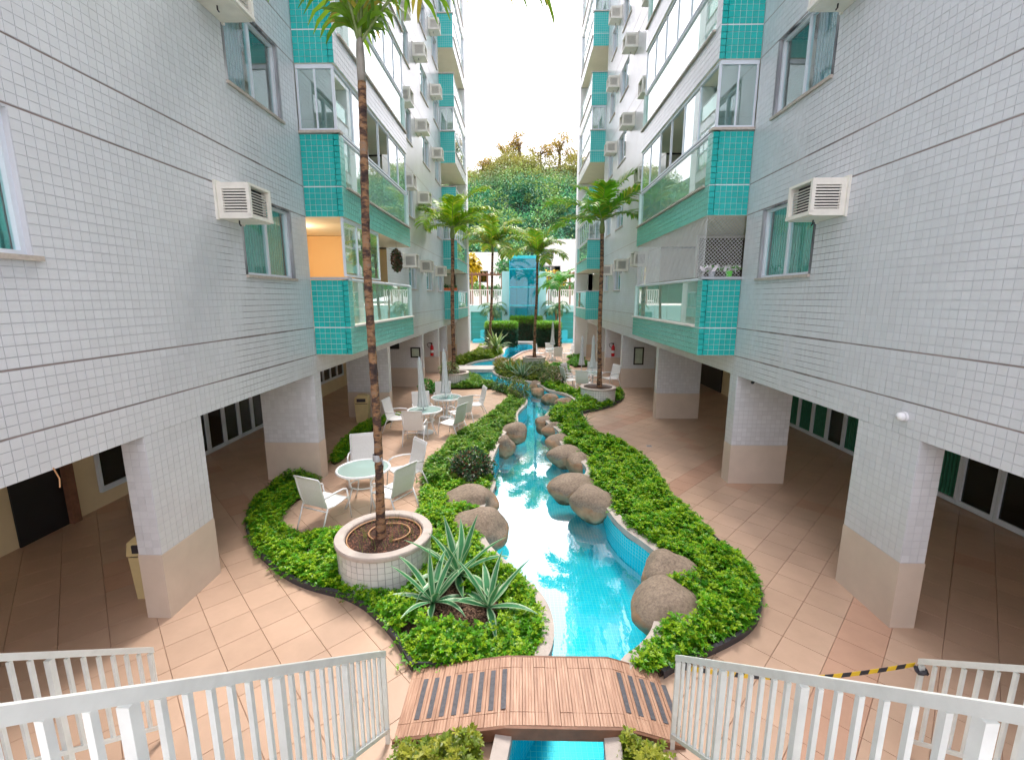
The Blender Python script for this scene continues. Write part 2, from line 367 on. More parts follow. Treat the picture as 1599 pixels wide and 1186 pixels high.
BED_S=chaikin([(-4.73,10.47),(-4.93,11.69),(-4.99,13.07),(-4.84,14.0),(-4.03,15.16),(-4.0,14.9),(-4.3,14.16),(-4.62,12.63),(-4.47,11.18),(-4.47,10.3)],True,1)
BED_I=[(-1.5,24.5),(-1.1,22.5),(-.4,21.6),(.7,21.15),(1.4,21.3),(1.9,22.7),(1.7,25),(1.65,27.3),(.2,27.6),(-.6,27.4),(-1.2,26)]
BED_W=[(-3.5,25.9),(-3.0,27.8),(-2.3,28.8),(-1.85,29.2),(-1.3,32),(-1.5,34),(-3.2,33.4),(-3.2,31),(-4.0,28.4),(-4.1,26.3)]
BED_E=[(1.7,24.3),(2.75,24.3),(2.75,26.8),(1.7,26.8)]
BED_F=[(3.2,26.2),(4.2,26.4),(4.2,28.2),(3.6,28.6),(4.3,30),(3.9,31.5),(3.2,30.6),(3.4,29),(2.9,27.6)]
BED_N=[(-1.05,2.3),(-1.05,3.3),(-.36,3.38),(-.4,2.3)]
BED_M=[(.95,2.5),(.93,3.38),(1.25,3.3),(1.25,2.5)]
BEDS=[BED_L,BED_R,BED_S,BED_I,BED_W,BED_E,BED_F,BED_N,BED_M]
PLANTERS=[(-2.0,6.07),(-3.1,20.7),(3.04,17.3),(.8,26.45),(-2.2,31.95)]

# ------------------------------------------------------------------ setting
mb=MB(); mb.add([(-400,-200,-1.2),(400,-200,-1.2),(400,900,-1.2),(-400,900,-1.2)],[(0,1,2,3)]); tag(mb.build('ground','hill_soil'),kind='structure')
FX0,FX1,FY0,FY1=-8.3,8.75,.9,43.0
mb=MB(); polyfill(mb,[[(FX0,FY0),(FX1,FY0),(FX1,FY1),(FX0,FY1)],offset(POOL,.02)],-.012)
floor=tag(mb.build('courtyard_floor','floor_grout'),kind='structure')
poolbig=offset(POOL,.05)
T=.45; rt=T/math.sqrt(2)
random.seed(5); tiles=[]
for i in range(-60,120):
    for j in range(-90,90):
        # rotated 45 degrees: u = x+y, v = y-x
        u=.05+i*.636; v=.7+j*.636
        cx,cy=(u-v)/2,(u+v)/2
        if not(FX0-.1<cx<FX1+.1 and FY0<cy<FY1): continue
        tiles.append((cx,cy,j))
cx=np.array([t[0] for t in tiles]); cy=np.array([t[1] for t in tiles]); h=.318
bad=np.zeros(len(cx),bool)
for dx,dy in ((0,0),(h,0),(-h,0),(0,h),(0,-h),(h/2,h/2),(-h/2,h/2),(h/2,-h/2),(-h/2,-h/2)): bad|=inpoly(cx+dx,cy+dy,poolbig)
for b_ in BEDS:
    ins=np.ones(len(cx),bool)
    for dx,dy in ((0,0),(h,0),(-h,0),(0,h),(0,-h)): ins&=inpoly(cx+dx,cy+dy,b_)
    bad|=ins
def tilemesh(mb,x,y,c,hh=.3166):
    e=.012; a=hh; b_=hh-.004
    vs=[(x+a,y,-e),(x,y+a,-e),(x-a,y,-e),(x,y-a,-e),(x+b_,y,0),(x,y+b_,0),(x-b_,y,0),(x,y-b_,0)]
    mb.add(vs,[(4,5,6,7),(0,1,5,4),(1,2,6,5),(2,3,7,6),(3,0,4,7)],c)
def floorcol(x,y,j):
    k=random.uniform(.95,1.04); base=(.6,.415,.305)
    if x>0 and j in (0,8,16): base=(.57,.35,.25)
    elif random.random()<.08: base=(.6,.37,.26)
    return tuple(q*k for q in base)
cand=[]
for i,(x,y,j) in enumerate(tiles):
    if bad[i]: continue
    pr=project(x,y,0); s=0
    if pr and 0<pr[0]<1599 and 0<pr[1]<1186 and abs(x)<4.7: s=1/(pr[2]**3)
    cand.append((s,x,y,j))
cand.sort(reverse=True)
tm=MB(); tilemesh(tm,0,0,(.6,.415,.305)); tm=tm.mesh('floor_tile','floor_tile_mat')
tp=MB(); tilemesh(tp,0,0,(.57,.35,.25)); tp=tp.mesh('floor_tile_pink','floor_tile_mat')
rest=MB()
for q,(s,x,y,j) in enumerate(cand):
    if q<300 and s>0:
        o=link('floor_tile',tp if (x>0 and j in (0,8,16)) else tm,floor); o.location=(x,y,0)
    else: tilemesh(rest,x,y,floorcol(x,y,j))
tag(rest.build('floor_tile_field','floor_tile_mat',floor),kind='stuff')
# pool
WZ=-.25
mb=MB(); P2=POOL; ringstrip(mb,P2,P2,.06,-.7); polyfill(mb,[P2],-.7); tag(mb.build('pool_basin','pool_mosaic'),kind='structure')
mb=MB(); polyfill(mb,[POOL],WZ); tag(mb.build('pool_water','pool_water_surface'),kind='structure')
mb=MB(); a=offset(POOL,-.015); b_=offset(POOL,.13)
ringstrip(mb,a,a,.0,.11); ringstrip(mb,a,b_,.11,.13); ringstrip(mb,b_,b_,.13,-.02); tag(mb.build('pool_coping','concrete'),kind='structure')
# planting beds
for b_ in BEDS:
    mb=MB(); polyfill(mb,[b_],.03); ringstrip(mb,b_,b_,.03,-.02); tag(mb.build('planting_bed','soil'),kind='structure')
def edging(pts,label):
    mb=MB(); n=len(pts)
    o=[]
    for i in range(n):
        a=Vector(pts[max(0,i-1)]); b=Vector(pts[min(n-1,i+1)]); t=(b-a).normalized(); o.append((pts[i][0]+t.y*.035,pts[i][1]-t.x*.035))
    for i in range(n-1):
        p,q,r,s=pts[i],pts[i+1],o[i+1],o[i]
        mb.add([(*p,-.01),(*q,-.01),(*r,-.01),(*s,-.01),(*p,.1),(*q,.1),(*r,.085),(*s,.085)],[(4,5,6,7),(0,1,5,4),(2,3,7,6)])
    tag(mb.build('bed_edging','edging'),label,'garden edging','edging strips of the beds')
edging(chaikin(L_OUT,False,2)[::-1],'long dark curved edging around the left planting bed')
edging(chaikin(R_OUT,False,2),'dark curved edging around the right planting bed')
edging([(.1,4.235),(-1.14,4.235)],'short dark edging between the wooden bridge and the left bed')

# ------------------------------------------------------------------ apartment buildings
PIT=.0975
ORD=['first','second','third','fourth','fifth','sixth','seventh','eighth']
def cells(y0,y1,z0,z1,ops):
    ys=sorted({y0,y1,*[v for o in ops for v in o[:2] if y0<v<y1]}); zs=sorted({z0,z1,*[v for o in ops for v in o[2:4] if z0<v<z1]})
    for a,b in zip(ys,ys[1:]):
        for c,d in zip(zs,zs[1:]):
            my,mz=(a+b)/2,(c+d)/2
            if any(o[0]<my<o[1] and o[2]<mz<o[3] for o in ops): continue
            yield a,b,c,d
def building(side):
    left=side=='left'; o=1 if left else -1; xw=XL if left else XR
    X=lambda d: xw+o*d
    rng=random.Random(11 if left else 23)
    root=thing('apartment_building',(X(-2),13,0),f'{side} apartment block with white tiled walls, teal balconies and an open arcade','building','apartment blocks facing each other across the pool')
    K=8; ZT=2.8+2.85*K
    def B(mb,d0,d1,y0,y1,z0,z1,c=None): mb.box(X(d0),X(d1),y0,y1,z0,z1,c)
    def tilerect_yz(mb,d,y0,y1,z0,z1,ops=(),pit=PIT,objs=None,jt=.007,pr=.005):
        ny=max(1,round((y1-y0)/pit)); nz=max(1,round((z1-z0)/pit)); py=(y1-y0)/ny; pz=(z1-z0)/nz
        for i in range(ny):
            for k in range(nz):
                a=y0+i*py+jt/2; b=a+py-jt; c=z0+k*pz+jt/2; e=c+pz-jt
                if any(q[0]-.0<b and a<q[1] and q[2]<e and c<q[3] for q in ops): continue
                if objs is not None: objs.append((a,b,c,e)); continue
                v=rng.uniform(.965,1.02); dd=d+pr+rng.uniform(-.0008,.0008)
                x0,x1=X(d-.002),X(dd)
                vs=[(x0,a,c),(x0,b,c),(x0,b,e),(x0,a,e),(x1,a,c),(x1,b,c),(x1,b,e),(x1,a,e)]
                fs=[(4,5,6,7),(0,1,5,4),(1,2,6,5),(2,3,7,6),(3,0,4,7)]
                if not left: fs=[f[::-1] for f in fs]
                mb.add(vs,fs,(v,v,v))
    def tilerect_xz(mb,y,d0,d1,z0,z1,pit=PIT,jt=.007,pr=.005):   # facing -Y (towards the camera)
        x0,x1=sorted((X(d0),X(d1))); nx=max(1,round((x1-x0)/pit)); nz=max(1,round((z1-z0)/pit)); px=(x1-x0)/nx; pz=(z1-z0)/nz
        for i in range(nx):
            for k in range(nz):
                a=x0+i*px+jt/2; b=a+px-jt; c=z0+k*pz+jt/2; e=c+pz-jt; v=rng.uniform(.92,1.04); yy=y-pr+rng.uniform(-.0008,.0008)
                mb.add([(a,y,c),(b,y,c),(b,y,e),(a,y,e),(a,yy,c),(b,yy,c),(b,yy,e),(a,yy,e)],[(4,5,6,7),(0,1,5,4),(1,2,6,5),(2,3,7,6),(3,0,4,7)],(v,v,v))
    # window openings
    WA=[(7.41,8.93),(2.35,4.13)]
    WB=[(18.2,19.5),(21.6,23.1),(24.6,25.9)] if left else [(16.9,18.2),(21.2,22.7),(24.0,25.2)]
    opsA=[(a,b,4.38+2.85*k,5.62+2.85*k) for k in range(K) for a,b in WA]
    opsB=[(a,b,4.38+2.85*k,5.62+2.85*k) for k in range(K) for a,b in WB]
    def wall(name,y0,y1,z0,z1,ops,mat):
        mb=MB()
        for a,b,c,d in cells(y0,y1,z0,z1,ops):
            q=[(X(0),a,c),(X(0),b,c),(X(0),b,d),(X(0),a,d)]; mb.add(q,[(0,1,2,3)] if left else [(3,2,1,0)])
        for a,b,c,d in ops:
            if not(y0<=a and b<=y1): continue
            r=-.16; P=lambda dd,y,z:(X(dd),y,z)
            for e,f in (((a,c),(b,c)),((b,c),(b,d)),((b,d),(a,d)),((a,d),(a,c))): mb.add([P(.004,*e),P(.004,*f),P(r,*f),P(r,*e)],[(0,1,2,3)])
        return mb.build(name,mat,root)
    # ---- near wall with real tiles
    wa=wall('wall',1.9,9.6,2.4,12.9,[q for q in opsA if q[3]<12.9],'grout'); wall('wall',1.9,9.6,12.9,ZT+.8,[q for q in opsA if q[3]>12.9],'wall_proc'); wall('wall',-5,1.9,2.4,ZT+.8,[],'wall_proc')
    bands=[(2.4,2.79)]
    for k in range(4): bands+=[(2.81+2.85*k,3.375+2.85*k),(3.395+2.85*k,5.64+2.85*k)]
    grid=[]
    for a,b in bands:
        if a>12.8: continue
        tilerect_yz(None,0,1.9,9.58,a,min(b,12.9),opsA,objs=grid)
    def key(t):
        pr=project(xw,(t[0]+t[1])/2,(t[2]+t[3])/2)
        return pr[2] if pr and 5<pr[0]<1594 and 5<pr[1]<1180 else 1e9
    grid.sort(key=key)
    t0=MB(); x1=.005*o; hy=(PIT-.007)/2
    fs=[(4,5,6,7),(0,1,5,4),(1,2,6,5),(2,3,7,6),(3,0,4,7)]
    t0.add([(0,-hy,-hy),(0,hy,-hy),(0,hy,hy),(0,-hy,hy),(x1,-hy,-hy),(x1,hy,-hy),(x1,hy,hy),(x1,-hy,hy)],fs if left else [f[::-1] for f in fs],(1,1,1)); t0=t0.mesh('tile','tile_white')
    rest=MB()
    for q,(a,b,c,e) in enumerate(grid):
        if q<300:
            ob=link('tile',t0,wa); ob.location=(xw,(a+b)/2,(c+e)/2); ob.scale=(1,(b-a)/(2*hy),(e-c)/(2*hy))
        else:
            v=rng.uniform(.965,1.02); xx=X(.005+rng.uniform(-.0008,.0008)); x0=X(-.002)
            rest.add([(x0,a,c),(x0,b,c),(x0,b,e),(x0,a,e),(xx,a,c),(xx,b,c),(xx,b,e),(xx,a,e)],fs if left else [f[::-1] for f in fs],(v,v,v))
    tag(rest.build('wall_tiles','tile_white',wa),kind='stuff')
    # upper part of near wall out of sight plus other facade walls: tile material
    mb=MB(); tag(wall('wall',15.25,26.4,2.8,ZT+.8,opsB,'wall_proc'))
    mb=MB(); B(mb,-.3,0,9.6,15.25,2.4,2.8); B(mb,-.3,0,15.25,26.4,2.4,2.8); B(mb,-.3,0,26.4,32.2,2.4,2.8); B(mb,-.3,-.002,-5,9.6,2.4,2.42); mb.build('beam','wall_proc',root)
    for k in range(K):
        for z in (2.8+2.85*k,3.385+2.85*k):
            mb=MB(); B(mb,-.004,.0015,1.9,9.598,z-.007,z+.007); mb.build('groove_line','groove',root)
            mb=MB(); B(mb,-.004,.002,15.252,26.398,z-.009,z+.009); mb.build('groove_line','groove',root)
    # end pilaster
    mb=MB(); B(mb,-.3,.82,31.2,32.2,0,ZT+.8); mb.build('end_pilaster','paint_white',root)
    mb=MB()
    for k in range(K): B(mb,.0,.826,31.18,32.21,2.78+2.85*k,2.8+2.85*k)
    mb.build('pilaster_joint','groove',root)
    # core; unseen back and roof added to block light from entering
    mb=MB(); B(mb,-12,-4.0,-5,32.2,2.62,ZT+.8); B(mb,-4.0,-.3,-5,32.2,ZT+.4,ZT+.8); B(mb,-12,-3.72 if left else -4.05,-5,32.2,-.05,2.6); mb.build('core','plaster',root)
    mb=MB(); B(mb,-4.06,-.3,-5,32.2,2.42,2.598); mb.build('arcade_ceiling','soffit',root)
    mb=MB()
    for k in range(K):    # floor slabs, coloured near-black to keep the rooms dark
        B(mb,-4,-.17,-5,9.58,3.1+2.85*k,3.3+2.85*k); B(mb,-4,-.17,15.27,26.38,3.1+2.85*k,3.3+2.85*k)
    mb.build('floor_slab','room_shade',root)
    # ---- windows
    wins=[(a,b,4.38+2.85*k,5.62+2.85*k,k,0) for k in range(K) for a,b in WA]+[(a,b,4.38+2.85*k,5.62+2.85*k,k,1) for k in range(K) for a,b in WB]
    for a,b,c,d,k,sg in wins:
        mb=MB(); t=.045; D0,D1=-.12,-.05
        B(mb,D0,D1,a,b,c,c+t); B(mb,D0,D1,a,b,d-t,d); B(mb,D0,D1,a,a+t,c+t,d-t); B(mb,D0,D1,b-t,b,c+t,d-t); mid=(a+b)/2
        B(mb,D0+.005,D1-.005,mid-.03,mid+.03,c+t,d-t); fr=mb.build('window','alu_white',root)
        for e,f,dd in ((a+t,mid-.03,-.075),(mid+.03,b-t,-.095)):
            g=MB(); B(g,dd-.004,dd,e,f,c+t,d-t); g.build('pane','glass_window',fr)
        s=MB(); B(s,-.14,.045,a-.06,b+.06,c-.045,c+.001); s.build('sill','sill_stone',fr)
        cm=rng.choice(['curtain_mint','curtain_cream','curtain_blue','curtain_mint']); g=MB()
        e,f=(a,mid+.1) if rng.random()<.6 else (a,b)
        if sg==0: e,f=((a,b) if k%2==0 else (a,mid)); cm='curtain_mint' if k%2==0 else 'curtain_blue'
        B(g,-.2,-.185,e,f,c-.03,d+.03); g.build('curtain',cm,fr)
    # ---- balconies
    def balcony(y0,y1,k,near):
        z0=2.8+2.85*k
        mb=MB(); B(mb,-1.7,.78,y0+.014,y1-.002,z0,z0+.12); B(mb,-1.7,.66,y0+.13,y1-.13,z0+.12,z0+.5)
        bal=mb.build('balcony','soffit',root)
        P=MB(); B(P,.66,.79,y0+.012,y1-.012,z0+.005,z0+.585); B(P,0.0,.785,y0+.012,y0+.12,z0+.003,z0+1.58); B(P,0,.785,y1-.12,y1-.005,z0+.003,z0+1.6); B(P,.66,.788,y0+.012,y0+.25,z0+.58,z0+1.58)
        frontmat='mint' if k<2 else 'white'
        P.build('parapet','grout_light' if near and k<4 else ('mint_proc' if k<2 else 'wall_proc'),bal)
        if near and k<4:
            t=MB()
            for za,zb in ((z0+.005,z0+.575),(z0+.595,z0+1.575)): tilerect_xz(t,y0+.012,.003,.797,za,zb,.112,.009,.008)
            tag(t.build('side_tiles','tile_teal',bal),kind='stuff')
            t=MB(); tilerect_yz(t,.79,y0,y1,z0+.005,z0+.575,(),.112,None,.009,.01); tilerect_yz(t,.788,y0,y0+.245,z0+.6,z0+1.575,(),.112,None,.009,.012)
            tag(t.build('front_tiles','tile_mint' if k<2 else 'tile_white',bal),kind='stuff')
            t=MB(); B(t,.002,.8,y0+.0045,y0+.0125,z0+.577,z0+.593); t.build('joint_line','paint_white',bal)
        else:
            t=MB(); B(t,.001,.8,y0,y0+.012,z0+.002,z0+1.59); t.build('side_tiles','teal_proc',bal)
            t=MB(); B(t,.79,.8,y0+.014,y1-.014,z0+.002,z0+.585); t.build('front_tiles','mint_proc' if k<2 else 'wall_proc',bal)
            t=MB(); B(t,.002,.803,y0-.004,y0,z0+.577,z0+.593); t.build('joint_line','paint_white',bal)
        t=MB(); B(t,-.02,.84,y0-.03,y0+.14,z0+1.592,z0+1.64); t.build('parapet_cap','sill_stone' if k else 'alu_grey',bal)
        t=MB(); B(t,.62,.85,y0+.24,y1-.02,z0+.59,z0+.63); t.build('sill','sill_stone' if k>0 else 'slab_white',bal)
        t=MB(); t.tube([(X(.73),y0+.13,z0+1.6),(X(.73),y1,z0+1.6)],.035,10); t.tube([(X(.73),y1-.02,z0+.6),(X(.73),y1-.02,z0+1.6)],.025,8); t.build('handrail','alu_white',bal)
        n=5; w=(y1-.05-(y0+.27))/n
        for i in range(n):
            g=MB(); a=y0+.27+i*w; B(g,.72,.73,a+.01,a+w-.01,z0+.64,z0+1.56); g.build('glass_panel','glass_balcony',bal)
        # enclosure above the rail
        enclosed= (k>=1) if near else (k%2==1)
        if near and left and k==0: enclosed=False
        top=z0+2.85
        if enclosed or (near and left and k==0):
            fr=MB(); ya=y0+.06; yb=y1-.03 if enclosed else y0+2.4
            B(fr,.70,.76,ya,yb,z0+1.66,z0+1.7); B(fr,.70,.76,ya,yb,top-.07,top-.003)
            m=6 if enclosed else 3; ww=(yb-ya)/m
            for i in range(m+1): B(fr,.705,.755,ya+i*ww-.018,ya+i*ww+.018,z0+1.7,top-.07)
            if enclosed: B(fr,.0,.74,y0+.03,y0+.09,top-.08,top-.003); B(fr,.0,.74,y0+.03,y0+.09,z0+1.645,z0+1.69); B(fr,.36,.39,y0+.04,y0+.08,z0+1.69,top-.08); B(fr,.0,.04,y0+.04,y0+.08,z0+1.69,top-.08)
            fr.build('glazing_frame','alu_white',bal)
            for i in range(m):
                if enclosed and near and k==1 and i in (2,3): continue
                g=MB(); B(g,.725,.735,ya+i*ww+.02,ya+(i+1)*ww-.02,z0+1.7,top-.07); g.build('glass_panel','glass_upper',bal)
            if enclosed:
                for e,f in ((.04,.36),(.39,.70)): g=MB(); B(g,e,f,y0+.055,y0+.065,z0+1.69,top-.08); g.build('glass_panel','glass_upper',bal)
        # room behind
        rm=MB(); mt='warm_wall' if (near and left and k==0) else 'interior'
        B(rm,-1.9,-1.7,y0,y1,z0,z0+2.85); B(rm,-1.7,-.002,y0-.12,y0+.0,z0+.0,z0+2.84) if not near else None
        B(rm,-1.7,-.003,y1,y1+.1,z0+.12,z0+2.8); B(rm,-1.7,-.17,y0+.0,y0+.02,z0+.5,z0+2.84)
        rm.build('room_wall',mt,bal)
        if near:
            pt=MB(); B(pt,-1.7,-.1,y0+2.8,y0+2.9,z0+.5,z0+2.84); pt.build('partition',mt,bal)
        d=MB(); ya,yb=y0+(3.1 if k==0 else 1.9),y1-.5
        for i in range(4):
            e=ya+i*(yb-ya)/4; f=ya+(i+1)*(yb-ya)/4
            B(d,-1.7,-1.64,e+.005,e+.06,z0+.5,z0+2.6); B(d,-1.7,-1.64,f-.06,f-.005,z0+.5,z0+2.6); B(d,-1.7,-1.64,e+.06,f-.06,z0+.5,z0+.58); B(d,-1.7,-1.64,e+.06,f-.06,z0+2.52,z0+2.6)
        dd=d.build('sliding_door','alu_white',bal); g=MB(); B(g,-1.695,-1.685,ya+.06,yb-.06,z0+.58,z0+2.52); g.build('pane','curtain_mint' if k%2==0 else 'glass_dark',bal)
        return bal
    for k in range(K): balcony(9.6,15.25,k,True); balcony(26.4,31.2,k,False)
    # ---- arcade pillars and cross walls
    pil=[(5.0,5.95,.29),(9.4,9.72,1.2),(14.8,15.1,1.42),(20.2,20.45,1.5),(24.1,24.4,3.9),(26.75,27.1,1.0),(31.0,31.19,1.2)]
    for i,(y0,y1,dp) in enumerate(pil):
        mb=MB(); B(mb,-dp,-.003,y0,y1,0,2.42); pb=mb.build('pillar','grout' if i<3 else 'wall_proc',root)
        if i<3:
            t=MB(); tilerect_xz(t,y0,-dp,-.004,.88,2.4); tilerect_yz(t,-.003,y0,y1,.88,2.4); tag(t.build('pillar_tiles','tile_white',pb),kind='stuff')
        w=MB(); B(w,-dp-.006,.005,y0-.008,y1+.006,0,.87); w.build('wainscot','wainscot',pb)
    # ---- arcade back wall: doors and windows
    xb_=-3.72 if left else -4.05
    def door(y0,y1,n,z0,z1,pane,mid=None,name='glazed_door'):
        w=(y1-y0)/n
        for i in range(n):
            a=y0+i*w; b=a+w; f=MB(); D0,D1=xb_+.01,xb_+.07; t=.06
            B(f,D0,D1,a+.004,a+t,z0,z1); B(f,D0,D1,b-t,b-.004,z0,z1); B(f,D0,D1,a+t,b-t,z0,z0+.1); B(f,D0,D1,a+t,b-t,z1-.07,z1)
            if mid: B(f,D0+.01,D1-.01,a+t,b-t,mid-.025,mid+.025)
            fo=f.build(name,'alu_white',root); pm=pane[i%len(pane)]
            g=MB(); B(g,xb_+.03,xb_+.035,a+t,b-t,z0+.1,z1-.07); g.build('pane',pm,fo)
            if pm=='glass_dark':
                g=MB(); B(g,xb_+.004,xb_+.008,a+t,b-t,z0+.1,z1-.07); g.build('interior_shade','room_shade',fo)  # near-black sheet behind the pane, paints the unlit room
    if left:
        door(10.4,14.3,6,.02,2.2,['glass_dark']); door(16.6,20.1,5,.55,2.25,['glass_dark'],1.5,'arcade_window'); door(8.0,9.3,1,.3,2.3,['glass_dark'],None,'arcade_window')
        f=MB(); B(f,xb_+.003,xb_+.03,6.55,7.35,.0,2.3); f.build('doorway_shade','tv_black',root)  # black panel on the wall, paints the shade of the open doorway
        f=MB(); B(f,xb_+.003,xb_+.12,7.35,7.5,0,2.4); f.build('door_jamb','brown_wood',root)
    else:
        door(10.3,14.2,6,.02,2.2,['curtain_green','curtain_green','glass_dark','curtain_green']); door(5.6,9.1,5,.02,2.2,['glass_dark','glass_dark','glass_dark','glass_dark','curtain_green'])
        f=MB(); B(f,xb_+.003,xb_+.05,19.0,21.3,.02,2.35); f.build('doorway_shade','tv_black',root);  # black panel painting the opening's shade onto the wall
        f=MB(); B(f,xb_+.003,xb_+.06,16.2,16.9,.4,2.3); f.build('notice_board','brown_wood',root)
    return root
plain('wainscot',(.64,.54,.46),.5,.06,2.5)
bl=building('left'); br=building('right')
# lit balcony lamp on the left first balcony
bt=thing('ceiling_lamp',(-5.2,10.6,5.62),'lit round ceiling lamp in the warm left balcony','lamp')
mb=MB(); mb.lathe([(.0,5.56),(.16,5.57),(.18,5.62),(.18,5.645)],-5.2,10.6,20); mb.build('diffuser','lamp_glow',bt)
ll=bpy.data.lights.new('balcony_lamp_light','POINT'); ll.energy=16; ll.color=(1,.8,.55); ll.shadow_soft_size=.15
lo=bpy.data.objects.new('balcony_lamp_light',ll); COL.objects.link(lo); lo.parent=bt; lo.location=(0,0,-.2)

# ------------------------------------------------------------------ air conditioners (hang on the walls)
def ac_proto():
    # local: +X away from wall, Y along wall, origin at wall, bottom centre
    t=thing('air_conditioner',(0,0,0),'x','air conditioner'); 
    mb=MB(); W,Dp,H=.29,.5,.5
    # casing as a frame of slabs: top, bottom, corner posts, wall flange
    def B(*a): mb.box(*a)
    B(0,Dp,-W,W,H-.035,H); B(0.0,Dp-.04,-W,W,0,.05); B(Dp-.04,Dp+.01,-W,W,.01,.06)
    for s in (-1,1):
        B(Dp-.05,Dp,s*(W-.05),s*W,.05,H-.035); B(.0,.1,s*(W-.04),s*W,.05,H-.035); B(-.002,.03,s*(W-.002),s*(W+.035),-.02,H+.03)
        B(.1,Dp-.05,s*(W-.04),s*W,H-.09,H-.035); B(.1,Dp-.05,s*(W-.04),s*W,.05,.09)
    B(-.002,.03,-W,W,H,H+.03)
    mb.build('casing','ac_plastic',t)
    mb=MB(); mb.box(.06,Dp-.12,-W+.05,W-.05,.05,H-.04); mb.build('core','ac_dark',t)
    for s in (-1,1):
        mb=MB()
        for i in range(8): z=.105+i*.039; mb.box(.1,Dp-.05,s*(W-.035),s*(W-.005),z,z+.018)
        mb.build('side_grille','ac_plastic',t)
    mb=MB()
    for i in range(9): z=.08+i*.04; mb.box(Dp-.09,Dp-.07,-W+.05,W-.05,z,z+.012)
    mb.build('front_grille','ac_plastic',t)
    mb=MB(); mb.tube([(.2,-.1,.0),(.2,-.1,-.05),(.22,-.1,-.08)],.01,6); mb.build('drain_pipe','ac_dark',t)
    return t
proto=ac_proto(); first=True
for side,x,o,ys in (('left',XL,1,[7.08,17.6,20.5,24.1]),('right',XR,-1,[7.0,17.0,20.0,23.4])):
    for k in range(8):
        for i,y in enumerate(ys):
            if i==0 and k>2: continue
            a=proto if first else copytree(proto); first=False
            a.location=(x+o*.006,y,5.15+2.85*k); a.rotation_euler=(0,0,0 if o>0 else math.pi)
            where='beside the nearest window' if i==0 else f'{ORD[i-1]} from the near balcony column'
            tag(a,f'boxy white air conditioner on the {side} facade, {ORD[k]} floor, {where}','air conditioner','air conditioners on the facades')

# ------------------------------------------------------------------ garden edges: bridge, planters, boulders
def pieces(bm_fn): pass
BR=[(-1.16,.03),(-.13,.2),(.95,.2),(1.5,.03)]
br_t=thing('wooden_footbridge',(.2,3.83,0),'arched wooden footbridge of ribbed planks with dark grip strips over the pool','bridge')
def brz(x):
    for (a,za),(b,zb) in zip(BR,BR[1:]):
        if a<=x<=b: return za+(zb-za)*(x-a)/(b-a)
    return .03
Y0B,Y1B=3.44,4.22
pw=.118; x=-1.15; random.seed(3); nb=0
while x<1.47:
    x2=min(x+pw-.003,1.49)
    for ya,yb,nm in ((Y0B,Y0B+.13,'end_board'),(Y0B+.134,Y1B-.134,'plank'),(Y1B-.13,Y1B,'end_board')):
        mb=MB(); v=random.uniform(-.003,.003)
        nr=4; w=(x2-x)/nr       # ribs run along each plank
        z0,z1=brz(x),brz(x2)
        vs=[];prof=[]
        for r in range(nr):
            for f_,dz in ((.0,-.004),(.14,0),(.86,0),(1,-.004)):
                xx=x+(r+f_)*w; prof.append((xx,z0+(z1-z0)*(xx-x)/(x2-x)+dz+v))
        n=len(prof)
        vs=[(a,ya,z) for a,z in prof]+[(a,yb,z) for a,z in prof]+[(x,ya,z0-.04),(x2,ya,z1-.04),(x,yb,z0-.04),(x2,yb,z1-.04)]
        fs=[(i,i+1,n+i+1,n+i) for i in range(n-1)]+[(2*n,2*n+1)+tuple(range(n-1,-1,-1)),(2*n+3,2*n+2)+tuple(range(n,2*n)),(2*n,0,n,2*n+2),(2*n+1,2*n+3,2*n-1,n-1)]
        mb.add(vs,fs); mb.build(nm,'deck_wood',br_t)
    # grip strips on the slopes
    if (x<-.16 and nb%1==0 and x>-1.1) or x>.9:
        mb=MB(); a,b=x+.03,x+.078; mb.add([(a,Y0B+.16,brz(a)+.001),(b,Y0B+.16,brz(b)+.001),(b,Y1B-.16,brz(b)+.001),(a,Y1B-.16,brz(a)+.001),(a,Y0B+.16,brz(a)+.006),(b,Y0B+.16,brz(b)+.006),(b,Y1B-.16,brz(b)+.006),(a,Y1B-.16,brz(a)+.006)],[(4,5,6,7),(0,1,5,4),(1,2,6,5),(2,3,7,6),(3,0,4,7)])
        mb.build('grip_strip','rubber',br_t)
    x+=pw; nb+=1
for y in (Y0B-.03,Y1B+.002):
    mb=MB()
    for (a,za),(b,zb) in zip(BR,BR[1:]):
        mb.add([(a,y,za-.13),(b,y,zb-.13),(b,y+.028,zb-.13),(a,y+.028,za-.13),(a,y,za-.004),(b,y,zb-.004),(b,y+.028,zb-.004),(a,y+.028,za-.004)],[(4,5,6,7),(0,1,5,4),(1,2,6,5),(2,3,7,6),(3,0,4,7),(3,2,1,0)])
    mb.build('side_beam','brown_wood',br_t)
mb=MB()
for (a,za),(b,zb) in zip(BR,BR[1:]):
    mb.add([(a,Y0B+.01,za-.07),(b,Y0B+.01,zb-.07),(b,Y1B-.01,zb-.07),(a,Y1B-.01,za-.07),(a,Y0B+.01,za-.044),(b,Y0B+.01,zb-.044),(b,Y1B-.01,zb-.044),(a,Y1B-.01,za-.044)],[(4,5,6,7),(0,1,5,4),(1,2,6,5),(2,3,7,6),(3,0,4,7),(3,2,1,0)])
mb.build('gap_backing','brown_wood',br_t)  # backing added under the planks, hides bright water reflections in the gaps
